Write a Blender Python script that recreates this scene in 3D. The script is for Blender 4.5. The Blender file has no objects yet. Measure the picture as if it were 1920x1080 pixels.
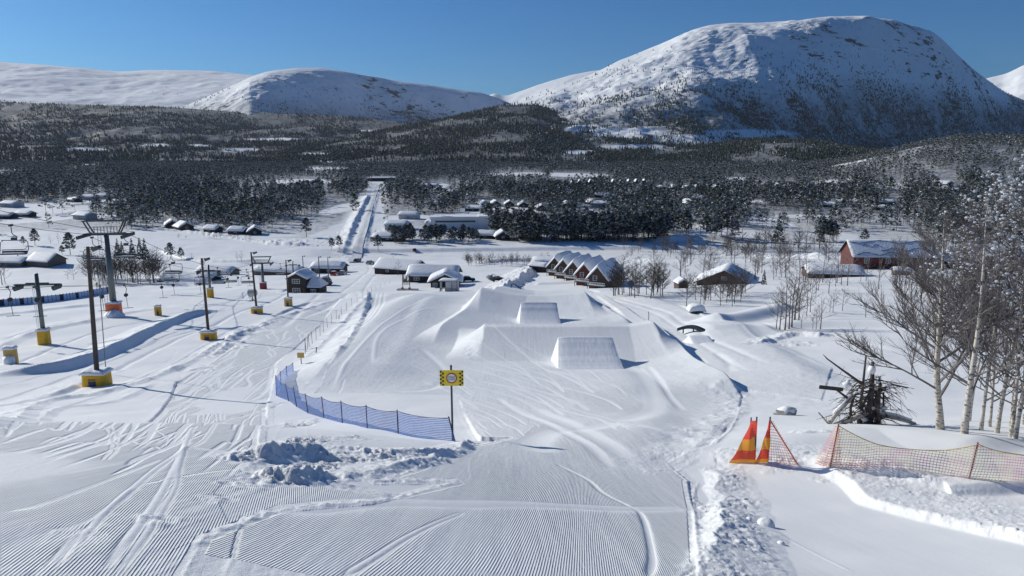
import bpy, math, random
import numpy as np
from mathutils import Vector, Matrix
sc = bpy.context.scene
C = sc.collection
R = math.radians
# ---------------------------------------------------------------- camera model
F = 1387.0
PIT = math.atan(270.0 / F)
cp, sp = math.cos(PIT), math.sin(PIT)
cam_d = bpy.data.cameras.new("camera"); cam = bpy.data.objects.new("camera", cam_d); C.objects.link(cam)
cam.location = (0, 0, 0); cam.rotation_euler = (math.pi / 2 - PIT, 0, 0)
cam_d.sensor_width = 36; cam_d.lens = 36 * F / 1920; cam_d.clip_start = 0.1; cam_d.clip_end = 40000
sc.camera = cam
SUN_AZ = R(57); SUN_EL = R(25)
SD = (-math.sin(SUN_AZ) * math.cos(SUN_EL), math.cos(SUN_AZ) * math.cos(SUN_EL), math.sin(SUN_EL))
# ---------------------------------------------------------------- noise
def _h(ix, iy, s):
    n = (ix.astype(np.int64) * 374761393 + iy.astype(np.int64) * 668265263 + s * 974711) & 0x7fffffff
    n = ((n ^ (n >> 13)) * 1274126177) & 0x7fffffff
    n = ((n ^ (n >> 15)) * 2246822519) & 0x7fffffff
    return ((n ^ (n >> 16)) & 0xffff) / 65535.0
def vnoise(x, y, s=0):
    ix = np.floor(x); iy = np.floor(y); fx = x - ix; fy = y - iy
    fx = fx * fx * fx * (fx * (fx * 6 - 15) + 10); fy = fy * fy * fy * (fy * (fy * 6 - 15) + 10)
    a = _h(ix, iy, s); b = _h(ix + 1, iy, s); c = _h(ix, iy + 1, s); d = _h(ix + 1, iy + 1, s)
    return (a + (b - a) * fx) * (1 - fy) + (c + (d - c) * fx) * fy - 0.5
def fbm(x, y, o=4, s=0, g=0.5):
    t = 0; a = 1.0
    ca, sa = math.cos(.6), math.sin(.6)
    for k in range(o):
        t = t + a * vnoise(x, y, s + k * 17); a *= g
        x, y = 2.03 * (x * ca - y * sa), 2.03 * (x * sa + y * ca)
    return t
def sst(a, b, x):
    t = np.clip((x - a) / (b - a), 0, 1); return t * t * (3 - 2 * t)
# ---------------------------------------------------------------- base slope
_T = np.array([(-60, 18), (-20, 4.6), (0, -1.8), (6.4, -4.0), (13, -6.25), (26, -10.7), (37, -14.0), (45, -16.0), (60, -18.7), (75, -21.0),
               (100, -24.6), (125, -27.3), (150, -30.2), (165, -33), (200, -39.3), (240, -43.3), (300, -48.5), (340, -52.5), (362, -54),
               (2000, -54), (12000, -54)], float)
_yy = np.concatenate([np.linspace(-60, 500, 2800), [2000, 12000, 40000]])
_zz = np.interp(_yy, _T[:, 0], _T[:, 1])
_k = np.exp(-np.linspace(-2, 2, 31) ** 2); _k /= _k.sum()
_zs = _zz.copy(); _zs[20:2780] = np.convolve(_zz[:2800], _k, 'same')[20:2780]
def P(y): return np.interp(y, _yy, _zs)
def tiltz(x, y):
    t = -1.2 * np.tanh(x / 4.8) * (1 - sst(13, 30, y)) * sst(-5, 3, y)
    t = t + 0.028 * np.clip(x, -130, 130) * sst(140, 200, y) * (1 - sst(290, 340, y))
    t = t + 0.04 * np.clip(x - 14, 0, 60) * sst(35, 70, y) * (1 - sst(140, 190, y))   # piste on the right climbs
    return t
def base(x, y): return P(y) + tiltz(x, y)
def ray(u, v):
    a = (u - 960) / F; b = (540 - v) / F
    return a, cp + b * sp, -sp + b * cp
_G = np.exp(np.linspace(math.log(2.5), math.log(2600), 2600))
def px(u, v, fn=base):
    dx, dy, dz = ray(u, v)
    t = _G / dy
    g = fn(dx * t, _G) - dz * t
    i = int(np.argmax(g > 0)) if (g > 0).any() else len(_G) - 1
    if i > 0:
        f = g[i - 1] / (g[i - 1] - g[i]) if g[i] != g[i - 1] else 0
        Y = _G[i - 1] + (_G[i] - _G[i - 1]) * f
    else: Y = _G[0]
    return (dx * Y / dy, Y)
def proj(x, y, z):
    c = y * cp - z * sp; h = y * sp + z * cp
    return 960 + F * x / c, 540 - F * h / c
def pxl(pts, fn=base): return np.array([px(u, v, fn) for u, v in pts])
def smooth(pts, n=6):
    p = np.asarray(pts, float)
    if len(p) < 3: return p
    q = np.vstack([2 * p[0] - p[1], p, 2 * p[-1] - p[-2]]); out = []
    for i in range(1, len(q) - 2):
        for t in np.linspace(0, 1, n, endpoint=False):
            a, b, c, d = q[i - 1], q[i], q[i + 1], q[i + 2]
            out.append(.5 * (2 * b + (c - a) * t + (2 * a - 5 * b + 4 * c - d) * t * t + (3 * b - a - 3 * c + d) * t ** 3))
    out.append(p[-1]); return np.array(out)
def pdist(x, y, L, reach):
    """signed distance (right of travel positive) and arc position of near points"""
    x0, y0 = L.min(0) - reach; x1, y1 = L.max(0) + reach
    m = np.nonzero((x > x0) & (x < x1) & (y > y0) & (y < y1))[0]
    if len(m) == 0: return m, None, None
    X = x[m]; Y = y[m]; best = np.full(len(m), 1e9); sg = np.ones(len(m)); ar = np.zeros(len(m)); acc = 0
    tot = np.hypot(*(L[1:] - L[:-1]).T).sum()
    for a, b in zip(L[:-1], L[1:]):
        e = b - a; l = math.hypot(*e) + 1e-9
        t = np.clip(((X - a[0]) * e[0] + (Y - a[1]) * e[1]) / (l * l), 0, 1)
        qx = X - a[0] - t * e[0]; qy = Y - a[1] - t * e[1]; d = np.hypot(qx, qy)
        k = d < best; best[k] = d[k]; cr = (e[0] * (Y - a[1]) - e[1] * (X - a[0])); sg[k] = np.where(cr[k] < 0, 1, -1)
        ar[k] = (acc + t[k] * l) / tot; acc += l
    return m, best * sg, ar
def inpoly(x, y, poly):
    ins = np.zeros(x.shape, bool); n = len(poly)
    for i in range(n):
        x1, y1 = poly[i]; x2, y2 = poly[(i + 1) % n]
        c = ((y1 > y) != (y2 > y)); xi = (x2 - x1) * (y - y1) / (y2 - y1 + 1e-12) + x1
        ins ^= c & (x < xi)
    return ins
# ridges: (pixel polyline near->far / left->right, height, width left, width right, crisp, rough)
RG = [
 ([(-60, 712), (60, 700), (130, 688), (200, 664), (270, 632), (330, 603), (395, 589), (430, 586)], .85, 3.5, 1.0, 1, .12),
 ([(-60, 672), (60, 628), (130, 612), (230, 590), (330, 578)], .35, 5, 1.2, 1, .1),
 ([(-60, 600), (50, 584), (150, 572), (230, 569)], .4, 5, 1.2, 1, .1),
 ([(-60, 792), (60, 765), (170, 742), (240, 725), (330, 690), (420, 640), (500, 604), (560, 585), (640, 560)], .22, 1.6, .7, 1, .2),
 ([(-60, 770), (60, 752), (140, 722), (230, 690)], .2, 2, .6, 1, .12),
 ([(-60, 830), (90, 780), (200, 760), (300, 715)], .12, 1.2, .5, 1, .12),
 ([(395, 668), (450, 628), (520, 600)], .35, 1.5, .8, 1, .7),
 ([(575, 728), (600, 712), (640, 672), (668, 625), (683, 585), (690, 556), (692, 545)], .45, 5, .6, 1, .12),
 ([(560, 690), (600, 650), (650, 600), (700, 553)], .18, 1.2, .6, 1, .15),
 # park left flank (mound two) and mound one flank
 ([(812, 652), (822, 637), (850, 612), (880, 590), (905, 572), (925, 556), (945, 544)], 1.3, 2.4, 8, 1, .03),
 ([(862, 690), (885, 668), (905, 642), (922, 622), (934, 613)], .0, 2.0, 5, 0, .0),
 ([(690, 728), (740, 690), (770, 640), (790, 590), (820, 560)], .35, 2.0, 8, 0, .05),
 ([(600, 735), (680, 650), (730, 590), (800, 552)], 1.0, 5, 9, 0, .0),
 # right edge of the park
 ([(1395, 742), (1345, 716), (1300, 690), (1265, 656), (1235, 628), (1212, 612)], 1.0, 4.5, .9, 1, .08),
 ([(1185, 612), (1150, 592), (1115, 570), (1085, 553)], .7, 9, 1.0, 1, .08),
 ([(1250, 880), (1300, 850), (1345, 800), (1380, 770), (1378, 750), (1360, 735)], .10, 2, .8, 1, .3),
 ([(1120, 880), (1180, 830), (1212, 780), (1200, 740), (1150, 690)], .35, 7, 2.5, 0, 0),
 ([(1560, 745), (1500, 700), (1420, 650), (1330, 605), (1240, 570), (1150, 548), (1100, 543)], .5, 9, 3, 0, .1),
 # foreground right
 ([(1990, 1030), (1920, 1010), (1800, 984), (1700, 962), (1645, 945), (1610, 920), (1560, 898), (1500, 880)], .24, .30, 3.5, 1, .4),
 ([(1330, 1100), (1345, 1000), (1350, 940), (1340, 880)], .22, .35, 1.1, 1, .5),
 ([(1620, 905), (1700, 885), (1800, 900), (1930, 930)], .35, 3, 5, 0, 0),
 ([(1390, 890), (1500, 835), (1620, 815), (1760, 830), (1930, 850)], .45, 4, 4, 0, 0),
 # furrows in the churned snow by the sign
 ([(815, 868), (900, 868), (1000, 858), (1085, 850)][:0] or [(645, 846), (700, 850), (770, 853), (850, 850), (885, 826)], .16, .6, .3, 1, .45),
 ([(655, 868), (720, 858), (790, 848), (800, 862)][:0] or [(650, 892), (720, 880), (800, 866), (830, 862)], .15, .5, .3, 1, .5),
 ([(480, 860), (540, 852), (610, 850)], .22, .6, .4, 1, 1),
 ([(540, 900), (600, 892)], .18, .6, .4, 1, 1),
 # valley berms by the road and snow walls
 ([(664, 478), (691, 400), (704, 360)], 1.1, 2.5, 2.5, 1, .5),
 ([(680, 478), (698, 400), (712, 352)], 1.2, 2.5, 2.2, 1, .5),
 ([(640, 478), (668, 410), (692, 365)], 2.6, 6, 3, 1, .5),
 ([(600, 460), (520, 458), (450, 448), (400, 440), (330, 432)], 2.0, 4, 3, 1, 1.5),
 ([(300, 470), (380, 490), (520, 492)], 1.2, 3, 2, 1, .2),
 ([(940, 545), (985, 520), (1010, 500)], 3.0, 9, 2.0, 1, 1.0),
 ([(1000, 533), (1100, 530)], .8, 2, 1.2, 1, 0),
 ([(730, 463), (900, 466), (1100, 465), (1240, 462)], .1, 6, 4, 0, .1),
 ([(880, 497), (1000, 492), (1150, 490), (1250, 492)], 1.6, 4, 3, 0, .2),
 ([(1230, 455), (1290, 448), (1380, 450)], 3.5, 9, 6, 0, .6),
 ([(1560, 488), (1420, 480), (1320, 478)], 2.0, 6, 4, 0, .5),
 ([(1250, 625), (1340, 605), (1440, 585), (1500, 580)][:0] or [(1320, 612), (1400, 598), (1480, 578)], 1.0, 5, 3, 0, 0),
 ([(1440, 618), (1530, 612), (1700, 610)], .7, 6, 3, 0, 0),
 ([(1420, 650), (1480, 630), (1560, 632)], .35, 2, 1, 1, .8),
 ([(1640, 655), (1750, 650), (1900, 655)], .25, 6, 4, 0, 0),
]
# thin tracks: pixel polyline, width m, height m, keeps-groom
TR = [
 ([(185, 1085), (262, 985), (300, 930), (335, 860), (362, 800)], .14, .035),
 ([(215, 1085), (290, 980), (328, 915), (335, 880), (350, 830)], .10, .03),
 ([(0, 1040), (80, 1000), (190, 965), (290, 880), (340, 845), (400, 800), (420, 775)], .12, .03),
 ([(60, 1080), (150, 1010), (220, 940), (250, 915)], .10, .025),
 ([(0, 962), (80, 945), (200, 900), (300, 860)], .07, .02),
 ([(190, 862), (208, 840), (205, 815), (195, 800)], .06, .02), ([(200, 862), (220, 838), (217, 815), (205, 797)], .06, .02),
 ([(250, 910), (420, 880), (600, 870)], .05, .01),
 ([(300, 838), (315, 825), (300, 812), (278, 805)], .07, .02),
 ([(355, 838), (440, 850), (452, 858), (430, 868)], .22, .02),
 ([(380, 800), (405, 790), (400, 772), (392, 765)], .07, .02), ([(365, 795), (380, 790), (378, 770), (370, 762)], .07, .02),
 ([(340, 1090), (440, 1040), (460, 960), (470, 910)][:0] or [(430, 1090), (438, 1040), (450, 990), (455, 965)], .05, .012),
 ([(640, 1085), (700, 1048), (760, 1010), (820, 980), (870, 960)], .12, .03),
 ([(500, 968), (600, 953), (720, 942), (850, 945), (1000, 947), (1200, 955), (1290, 952)], .35, .012),
 ([(1215, 1090), (1222, 1040), (1205, 970), (1180, 950), (1130, 925), (1100, 900), (1040, 870)], .16, -.03),
 ([(1310, 1080), (1305, 1000), (1300, 930), (1310, 900)], .12, .03),
 ([(1440, 1090), (1500, 1040), (1460, 1020)][:0] or [(1600, 1075), (1520, 1030), (1450, 1000), (1400, 990)], .08, .015),
 ([(1340, 850), (1350, 830), (1372, 800), (1386, 775)], .14, .05),
 ([(1010, 850), (1000, 835), (1030, 815), (1100, 808), (1160, 800)], .9, -.05),
 ([(1160, 800), (1215, 780), (1222, 750), (1195, 700), (1170, 685)], .9, -.06),
 ([(1200, 760), (1150, 700), (1190, 660)][:0] or [(1280, 770), (1240, 720), (1215, 690)], .3, -.03),
 ([(1180, 870), (1120, 830), (1050, 790), (1000, 765)], .5, -.04), ([(1150, 880), (1090, 835), (1010, 790), (930, 745)], .3, -.03),
 ([(1320, 850), (1290, 825), (1200, 808), (1170, 812)], .5, .04),
 ([(735, 735), (800, 730), (830, 715), (835, 700), (815, 680), (790, 660)], .5, -.05),
 ([(620, 735), (700, 640), (745, 600), (800, 570), (860, 555)], .35, .06),
 ([(700, 700), (715, 640), (770, 600), (820, 580)], .4, .05),
 ([(655, 640), (715, 580), (722, 545)], .3, -.06), ([(645, 640), (705, 582), (716, 545)], .3, -.06), ([(630, 640), (698, 582), (708, 545)], .3, -.06),
 ([(1230, 600), (1200, 590), (1180, 598)][:0] or [(1150, 560), (1250, 590), (1330, 640), (1440, 690)], .6, -.08),
 ([(1120, 556), (1230, 592), (1300, 640), (1400, 700)], .5, -.06),
 ([(1370, 700), (1362, 680), (1340, 665)], .6, -.06),
 ([(1265, 585), (1350, 610), (1480, 660), (1560, 690)], .5, .05),
 ([(0, 748), (120, 735), (300, 650), (420, 600)], .5, -.1), ([(0, 640), (160, 600), (260, 590)], .4, -.1), ([(0, 690), (190, 620), (280, 602)], .4, -.1),
 ([(80, 600), (200, 590), (330, 590), (450, 560), (520, 545)], .4, -.1), ([(300, 640), (420, 600), (520, 560), (590, 545)], .6, -.12),
 ([(560, 600), (640, 560), (700, 520), (760, 500)], .8, -.12), ([(520, 620), (640, 548), (690, 510), (690, 495)], .8, -.12),
]
rng = np.random.default_rng(7)
for i in range(110):       # old ski tracks over the left piste
    v0 = rng.uniform(630, 900); cx = np.interp(v0, [600, 700, 800, 900], [560, 400, 260, 230]); u0 = cx + rng.normal() * (60 + (v0 - 600) * .45)
    l = (v0 - 560) * rng.uniform(.25, .7); w = rng.uniform(-1, 1) * 18
    pp = [(u0, v0)]
    for k in range(1, 6):
        f = k / 5; pp.append((u0 + l * f * 1.1 * np.interp(u0, [0, 300, 500], [1.8, 1.0, .4]) + w * math.sin(f * 5 + i), v0 - l * f * .62))
    TR.append((pp, rng.uniform(.05, .12) * (1 if v0 > 760 else 2), rng.uniform(-.012, .007) * (.6 if v0 > 760 else 1.6)))
for i in range(40):
    v0 = rng.uniform(700, 830); u0 = rng.uniform(870, 1180)
    TR.append(([(u0, v0), (u0 - 40, v0 - 25), (u0 - 95 - rng.uniform(0, 60), v0 - 50)], rng.uniform(.08, .2), rng.uniform(-.015, .008)))
RG = [(smooth(pxl(p)), *r) for p, *r in RG]
TR = [(smooth(pxl(p)), w * (.55 if p[0][1] > 790 and w < .3 else 1), h * (.45 if p[0][1] > 790 and w < .3 else 1)) for p, w, h in TR]
# churned areas (pixel centre, radius px) -> world discs
def disc(u, v, ru, rv):
    c = px(u, v); a = px(u + ru, v); b = px(u, v - rv); return (c[0], c[1], abs(a[0] - c[0]), max(.3, abs(b[1] - c[1])))
CH = [(*disc(*a[:4]), a[4] if len(a) > 4 else 1.0) for a in [(540, 800, 40, 18, .5), (540, 850, 95, 26, .38), (660, 825, 60, 10, .35), (450, 900, 80, 14, .3),  (560, 835, 60, 22, .8), (620, 860, 80, 22), (560, 880, 70, 20, .7), (700, 850, 90, 12, .8), (800, 858, 60, 7, .6), (480, 905, 60, 16, .3), (410, 935, 60, 12, .25), (300, 975, 90, 7, .22), (120, 1000, 120, 8, .2), (495, 770, 10, 40, .3), (620, 905, 110, 8, .3),
      (1370, 868, 60, 9, .5), (1470, 885, 80, 9, .5), (1335, 960, 16, 26, .5), (1350, 1010, 18, 30, .5), (1250, 868, 50, 4, .4), (1570, 905, 50, 7, .5), (870, 830, 20, 9, .8), (1520, 826, 60, 4, .4),
      (430, 650, 40, 14, .7), (370, 690, 40, 10, .5), (470, 620, 40, 10, .5), (880, 668, 14, 8, .4), (1385, 740, 24, 6, .4), (1480, 645, 60, 7, .6), (960, 530, 36, 16),
      (540, 452, 80, 6), (730, 425, 25, 20), (640, 440, 25, 18)]]
PG = {k: pxl(v) for k, v in dict(
    fgC=[(180, 1400), (380, 1010), (520, 955), (700, 940), (880, 900), (880, 860), (1000, 800), (1200, 840), (1290, 900), (1300, 960), (1330, 1400)],
    fgC2=[(880, 905), (700, 900), (780, 880), (880, 835), (1100, 740), (1350, 700), (1385, 770), (1330, 850), (1250, 870), (1290, 900)],
    fgL=[(-300, 1400), (-260, 1000), (-250, 800), (100, 790), (330, 720), (500, 600), (600, 560), (640, 560), (520, 680), (500, 760), (480, 860), (400, 920), (430, 985), (260, 1060), (150, 1400)],
    park=[(590, 740), (700, 560), (880, 545), (1090, 545), (1230, 630), (1390, 740), (1385, 770), (1200, 830), (900, 820), (860, 740)],
    rp=[(1100, 545), (1240, 560), (1430, 640), (1560, 690), (1540, 750), (1400, 730), (1250, 620)])
    .items()}
KX0, KY0 = px(930, 612); KX1 = px(1210, 612)[0]
M1 = dict(x0=-3.0, x1=14.5, yc=74, h=2.4, front=9, back=12)
M2 = dict(x0=-5.0, x1=12.5, yc=120, h=2.0, front=14, back=16)
M3 = dict(x0=23.5, x1=30, yc=84, h=.8, front=5, back=9)
def mound(x, y, m):
    f = np.where(y < m['yc'], np.clip((y - m['yc'] + m['front']) / m['front'], 0, 1), np.clip(1 - (y - m['yc'] - 3) / m['back'], 0, 1)); f = f * (1 - .35 * (1 - f))
    e = .35 * vnoise(y / 3.0, y * 0, 7)
    w = np.clip((x - m['x0'] + e + 3.2) / 3.2, 0, 1) * np.clip((m['x1'] + 2.0 - x - e) / 2.0, 0, 1)
    return m['h'] * f * w
def H(x, y, attrs=False, fine=True):
    x = np.asarray(x, float); y = np.asarray(y, float); shp = x.shape; x = x.ravel(); y = y.ravel()
    z = base(x, y)
    g_in = np.zeros(len(x)); rough = np.zeros(len(x))
    piste = np.zeros(len(x), bool)
    for k, p in PG.items(): piste |= inpoly(x, y, p)
    off = np.where(piste, .12, 1.0)
    z = z + off * .25 * fbm(x / 11, y / 11, 3, 3) * sst(8, 25, y) + off * .8 * fbm(x / 38, y / 30, 3, 9) * sst(60, 120, y) * (1 - sst(330, 360, y))
    z = z + .05 * off * fbm(x / 2.2, y / 2.2, 2, 5) * sst(5, 9, y) * (1 - sst(60, 90, y))
    z = z + .05 * fbm(x / 5, y / 8, 2, 11) * sst(5, 12, y)
    z = z + 1.2 * fbm(x / 60, y / 60, 3, 21) * sst(410, 500, y) * (1 - sst(1500, 1900, y))
    # river channel
    yr = 372 + 6 * np.sin(x / 60); z = z - 1.7 * sst(-105, -85, x) * sst(19, 15, np.abs(y - yr))
    # forested hill to the right of the valley
    hw = sst(.36, .62, x / np.maximum(y, 1)) 
    z = z + hw * 62 * sst(650, 1500, y) * (1 - .6 * sst(1500, 1900, y))
    for m in (M1, M2, M3): z = z + mound(x, y, m)
    for L, h, wl, wr, crisp, ro in RG:
        m, d, ar = pdist(x, y, L, max(wl, wr))
        if len(m) == 0: continue
        dj = d + ro * .35 * min(wr, 3) * fbm(x[m] / (1.2 * wr), y[m] / (1.2 * wr), 3, 31)
        f = np.clip(1 - np.where(dj > 0, dj / wr, -dj / wl), 0, 1)
        if not crisp: f = f * f * (3 - 2 * f)
        else: f = f * (1 - .25 * (1 - f))
        e = np.clip(np.minimum(ar, 1 - ar) * 10, 0, 1) ; e = e * e * (3 - 2 * e)
        if h < .6 or ro > .3: e = e * (.75 + .7 * (fbm(x[m] / (4 * wr), y[m] / (4 * wr), 2, 37)))
        z[m] += h * f * e
        rough[m] = np.maximum(rough[m], ro * (f > .02) * np.minimum(1, f * 2.5) * .8)
    if fine:
        for L, w, h in TR:
            m, d, ar = pdist(x, y, L, w * 2)
            if len(m) == 0: continue
            f = np.exp(-(d / w * 1.6) ** 2) * np.clip(np.minimum(ar, 1 - ar) * 14, 0, 1)
            z[m] += h * f; g_in[m] = np.minimum(g_in[m], -f * 1.6)
    for cx, cy, rx, ry, am_ in CH:
        m = np.nonzero((np.abs(x - cx) < rx * 1.3) & (np.abs(y - cy) < ry * 1.3))[0]
        if len(m) == 0: continue
        d = np.hypot((x[m] - cx) / rx, (y[m] - cy) / ry) + .5 * fbm(x[m] / (rx * .5), y[m] / (ry * .5), 3, 41)
        rough[m] = np.maximum(rough[m], am_ * sst(1.05, .45, d))
    if fine:
        m = np.nonzero(rough > .02)[0]; X = x[m]; Y = y[m]; w1 = 1 - sst(16, 30, Y); w3 = sst(55, 110, Y); w2 = 1 - w1 - w3
        n1 = w1 * fbm(X / .17, Y / .17, 4, 51, .62) * .11 + w2 * fbm(X / .75, Y / .75, 4, 52, .6) * .34 + w3 * fbm(X / 2.2, Y / 2.2, 4, 53, .6) * .8
        lum = fbm(X / .8, Y / .8, 2, 54)
        z[m] += np.minimum(rough[m], 1) * (n1 * (1 + lum) + .07 * lum)
    if not attrs: return z.reshape(shp)
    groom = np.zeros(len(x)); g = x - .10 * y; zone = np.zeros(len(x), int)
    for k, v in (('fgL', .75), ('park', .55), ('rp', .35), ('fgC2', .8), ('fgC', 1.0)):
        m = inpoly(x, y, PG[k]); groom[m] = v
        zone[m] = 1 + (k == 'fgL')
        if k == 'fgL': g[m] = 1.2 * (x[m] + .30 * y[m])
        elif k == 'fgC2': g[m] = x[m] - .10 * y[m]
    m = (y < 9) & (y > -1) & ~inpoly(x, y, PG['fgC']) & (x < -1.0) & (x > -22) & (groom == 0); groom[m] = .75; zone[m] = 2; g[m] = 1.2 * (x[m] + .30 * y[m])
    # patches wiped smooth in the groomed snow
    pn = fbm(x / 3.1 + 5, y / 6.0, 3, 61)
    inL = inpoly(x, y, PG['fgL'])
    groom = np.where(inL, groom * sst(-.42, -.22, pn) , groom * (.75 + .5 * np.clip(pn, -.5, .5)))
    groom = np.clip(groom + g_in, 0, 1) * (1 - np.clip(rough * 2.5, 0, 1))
    wear = np.clip(np.where(inL, 1 - sst(-.42, -.25, pn), 0) + np.clip(-g_in, 0, 1) * .6, 0, 1)
    return z.reshape(shp), groom, g, rough, wear, zone.reshape(shp)
def Hs(x, y): return float(H(np.array([x]), np.array([y]))[0])
def hit(u, v): 
    x, y = px(u, v, lambda a, b: H(a, b, fine=False)); return x, y, Hs(x, y)
def atY(u, Y):
    z = float(base(0, Y)); x = (u - 960) / F * (Y * cp - z * sp)
    for _ in range(3):
        z = Hs(x, Y); x = (u - 960) / F * (Y * cp - z * sp)
    return x, Y, z
def sz(n, x, y, z): return n * (y * cp - z * sp) / F       # metres covered by n photo pixels at a place
# ---------------------------------------------------------------- node helpers
class NT:
    def __init__(s, name):
        s.m = bpy.data.materials.new(name); s.m.use_nodes = True; s.t = s.m.node_tree; s.t.nodes.clear()
        s.o = s.n('ShaderNodeOutputMaterial'); s.p = s.n('ShaderNodeBsdfPrincipled'); s.l(s.p.outputs[0], s.o.inputs[0])
    def n(s, k, **a):
        x = s.t.nodes.new(k)
        for i, v in a.items():
            if i.startswith('_'): x.inputs[i[1:].replace('_', ' ')].default_value = v
            else: setattr(x, i, v)
        return x
    def l(s, a, b): s.t.links.new(a, b)
    def math(s, op, a, b=None, c=None, clamp=False):
        x = s.n('ShaderNodeMath', operation=op, use_clamp=clamp)
        for i, v in enumerate((a, b, c)):
            if v is None: continue
            if isinstance(v, (int, float)): x.inputs[i].default_value = v
            else: s.l(v, x.inputs[i])
        return x.outputs[0]
    def mix(s, f, a, b):
        x = s.n('ShaderNodeMix', data_type='RGBA')
        for i, v in ((0, f), (6, a), (7, b)):
            if isinstance(v, (int, float)): x.inputs[i].default_value = v
            elif isinstance(v, tuple): x.inputs[i].default_value = (*v, 1)
            else: s.l(v, x.inputs[i])
        return x.outputs[2]
    def noise(s, scale, detail=3, rough=.55, vec=None, dist=0):
        x = s.n('ShaderNodeTexNoise'); x.inputs['Scale'].default_value = scale; x.inputs['Detail'].default_value = detail
        x.inputs['Roughness'].default_value = rough; x.inputs['Distortion'].default_value = dist
        if vec is None: vec = s.pos()
        s.l(vec, x.inputs['Vector']); return x.outputs['Fac']
    def pos(s):
        if not hasattr(s, '_p'): s._p = s.n('ShaderNodeNewGeometry')
        return s._p.outputs['Position']
    def nz(s):
        s.pos(); x = s.n('ShaderNodeSeparateXYZ'); s.l(s._p.outputs['Normal'], x.inputs[0]); return x.outputs[2]
    def obj(s): return s.n('ShaderNodeTexCoord').outputs['Object']
    def ramp(s, f, a, b):
        x = s.n('ShaderNodeMapRange'); x.inputs[1].default_value = a; x.inputs[2].default_value = b; s.l(f, x.inputs[0]); return x.outputs[0]
    def attr(s, name): return s.n('ShaderNodeAttribute', attribute_name=name).outputs['Fac']
    def bump(s, h, dist, strength=1.0, prev=None):
        x = s.n('ShaderNodeBump'); x.inputs['Distance'].default_value = dist; x.inputs['Strength'].default_value = strength; s.l(h, x.inputs['Height'])
        if prev is not None: s.l(prev, x.inputs['Normal'])
        return x.outputs[0]
def plain(name, col, rough=.6, metal=0, var=.25, scale=6, bump=0):
    k = NT(name); n = k.noise(scale, 4, .6, k.obj())
    c2 = tuple(c * (1 - var) for c in col); c1 = tuple(min(1, c * (1 + var * .6)) for c in col)
    k.l(k.mix(k.ramp(n, .3, .7), c2, c1), k.p.inputs['Base Color']); k.p.inputs['Roughness'].default_value = rough; k.p.inputs['Metallic'].default_value = metal
    if bump: k.l(k.bump(n, bump), k.p.inputs['Normal'])
    return k.m
SNOWC = (.86, .88, .91)
def mat_ground():
    k = NT('snow_ground_mat')
    g = k.attr('gcoord'); gr = k.attr('groom'); ro = k.attr('rough'); we = k.attr('wear')
    wob = k.math('MULTIPLY', k.noise(.5, 2), .03)
    ph = k.math('MULTIPLY', k.math('ADD', g, wob), 2 * math.pi / .028)
    w = k.math('SINE', ph); w = k.math('MULTIPLY', k.math('ADD', w, 1.0), .5); w = k.math('POWER', w, 1.5)
    brk = k.math('MULTIPLY', k.ramp(k.noise(5, 3), .3, .55), k.ramp(k.noise(.9, 4, .7), .34, .5))
    hh = k.math('MULTIPLY', k.math('MULTIPLY', w, gr), k.math('ADD', k.math('MULTIPLY', brk, .75), .25))
    b1 = k.bump(hh, .011, 1.0)
    n1 = k.noise(11, 5, .65); n2 = k.noise(70, 3, .7)
    am = k.math('ADD', k.math('MULTIPLY', ro, .05), k.math('ADD', k.math('MULTIPLY', we, .005), .004))
    b2 = k.bump(k.math('MULTIPLY', n1, am), 1.0, 1.0, b1)
    b3 = k.bump(k.math('MULTIPLY', n2, k.math('ADD', k.math('MULTIPLY', ro, .008), .0012)), 1.0, 1.0, b2)
    k.l(b3, k.p.inputs['Normal'])
    mp = k.n('ShaderNodeMapping'); mp.inputs['Scale'].default_value = (2.6, .16, .2); mp.inputs['Rotation'].default_value = (0, 0, .08); k.l(k.pos(), mp.inputs[0]); sn = k.noise(1.0, 5, .62, mp.outputs[0])
    b4 = k.bump(k.math('MULTIPLY', sn, k.math('ADD', k.math('MULTIPLY', gr, .045), .008)), 1.0, 1.0, b3); k.l(b4, k.p.inputs['Normal'])
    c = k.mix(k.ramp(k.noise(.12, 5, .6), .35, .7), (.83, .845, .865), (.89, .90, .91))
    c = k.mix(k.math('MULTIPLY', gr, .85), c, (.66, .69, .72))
    # thin birch scrub and needle litter far out in the valley
    c = k.mix(k.math('MULTIPLY', k.attr('scrub'), k.math('ADD', k.math('MULTIPLY', k.ramp(k.noise(.22, 5, .7), .42, .58), .55), .38)), c, (.06, .062, .06))
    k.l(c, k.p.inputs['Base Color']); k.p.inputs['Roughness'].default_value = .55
    k.p.inputs['Specular IOR Level'].default_value = .25
    return k.m
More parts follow.
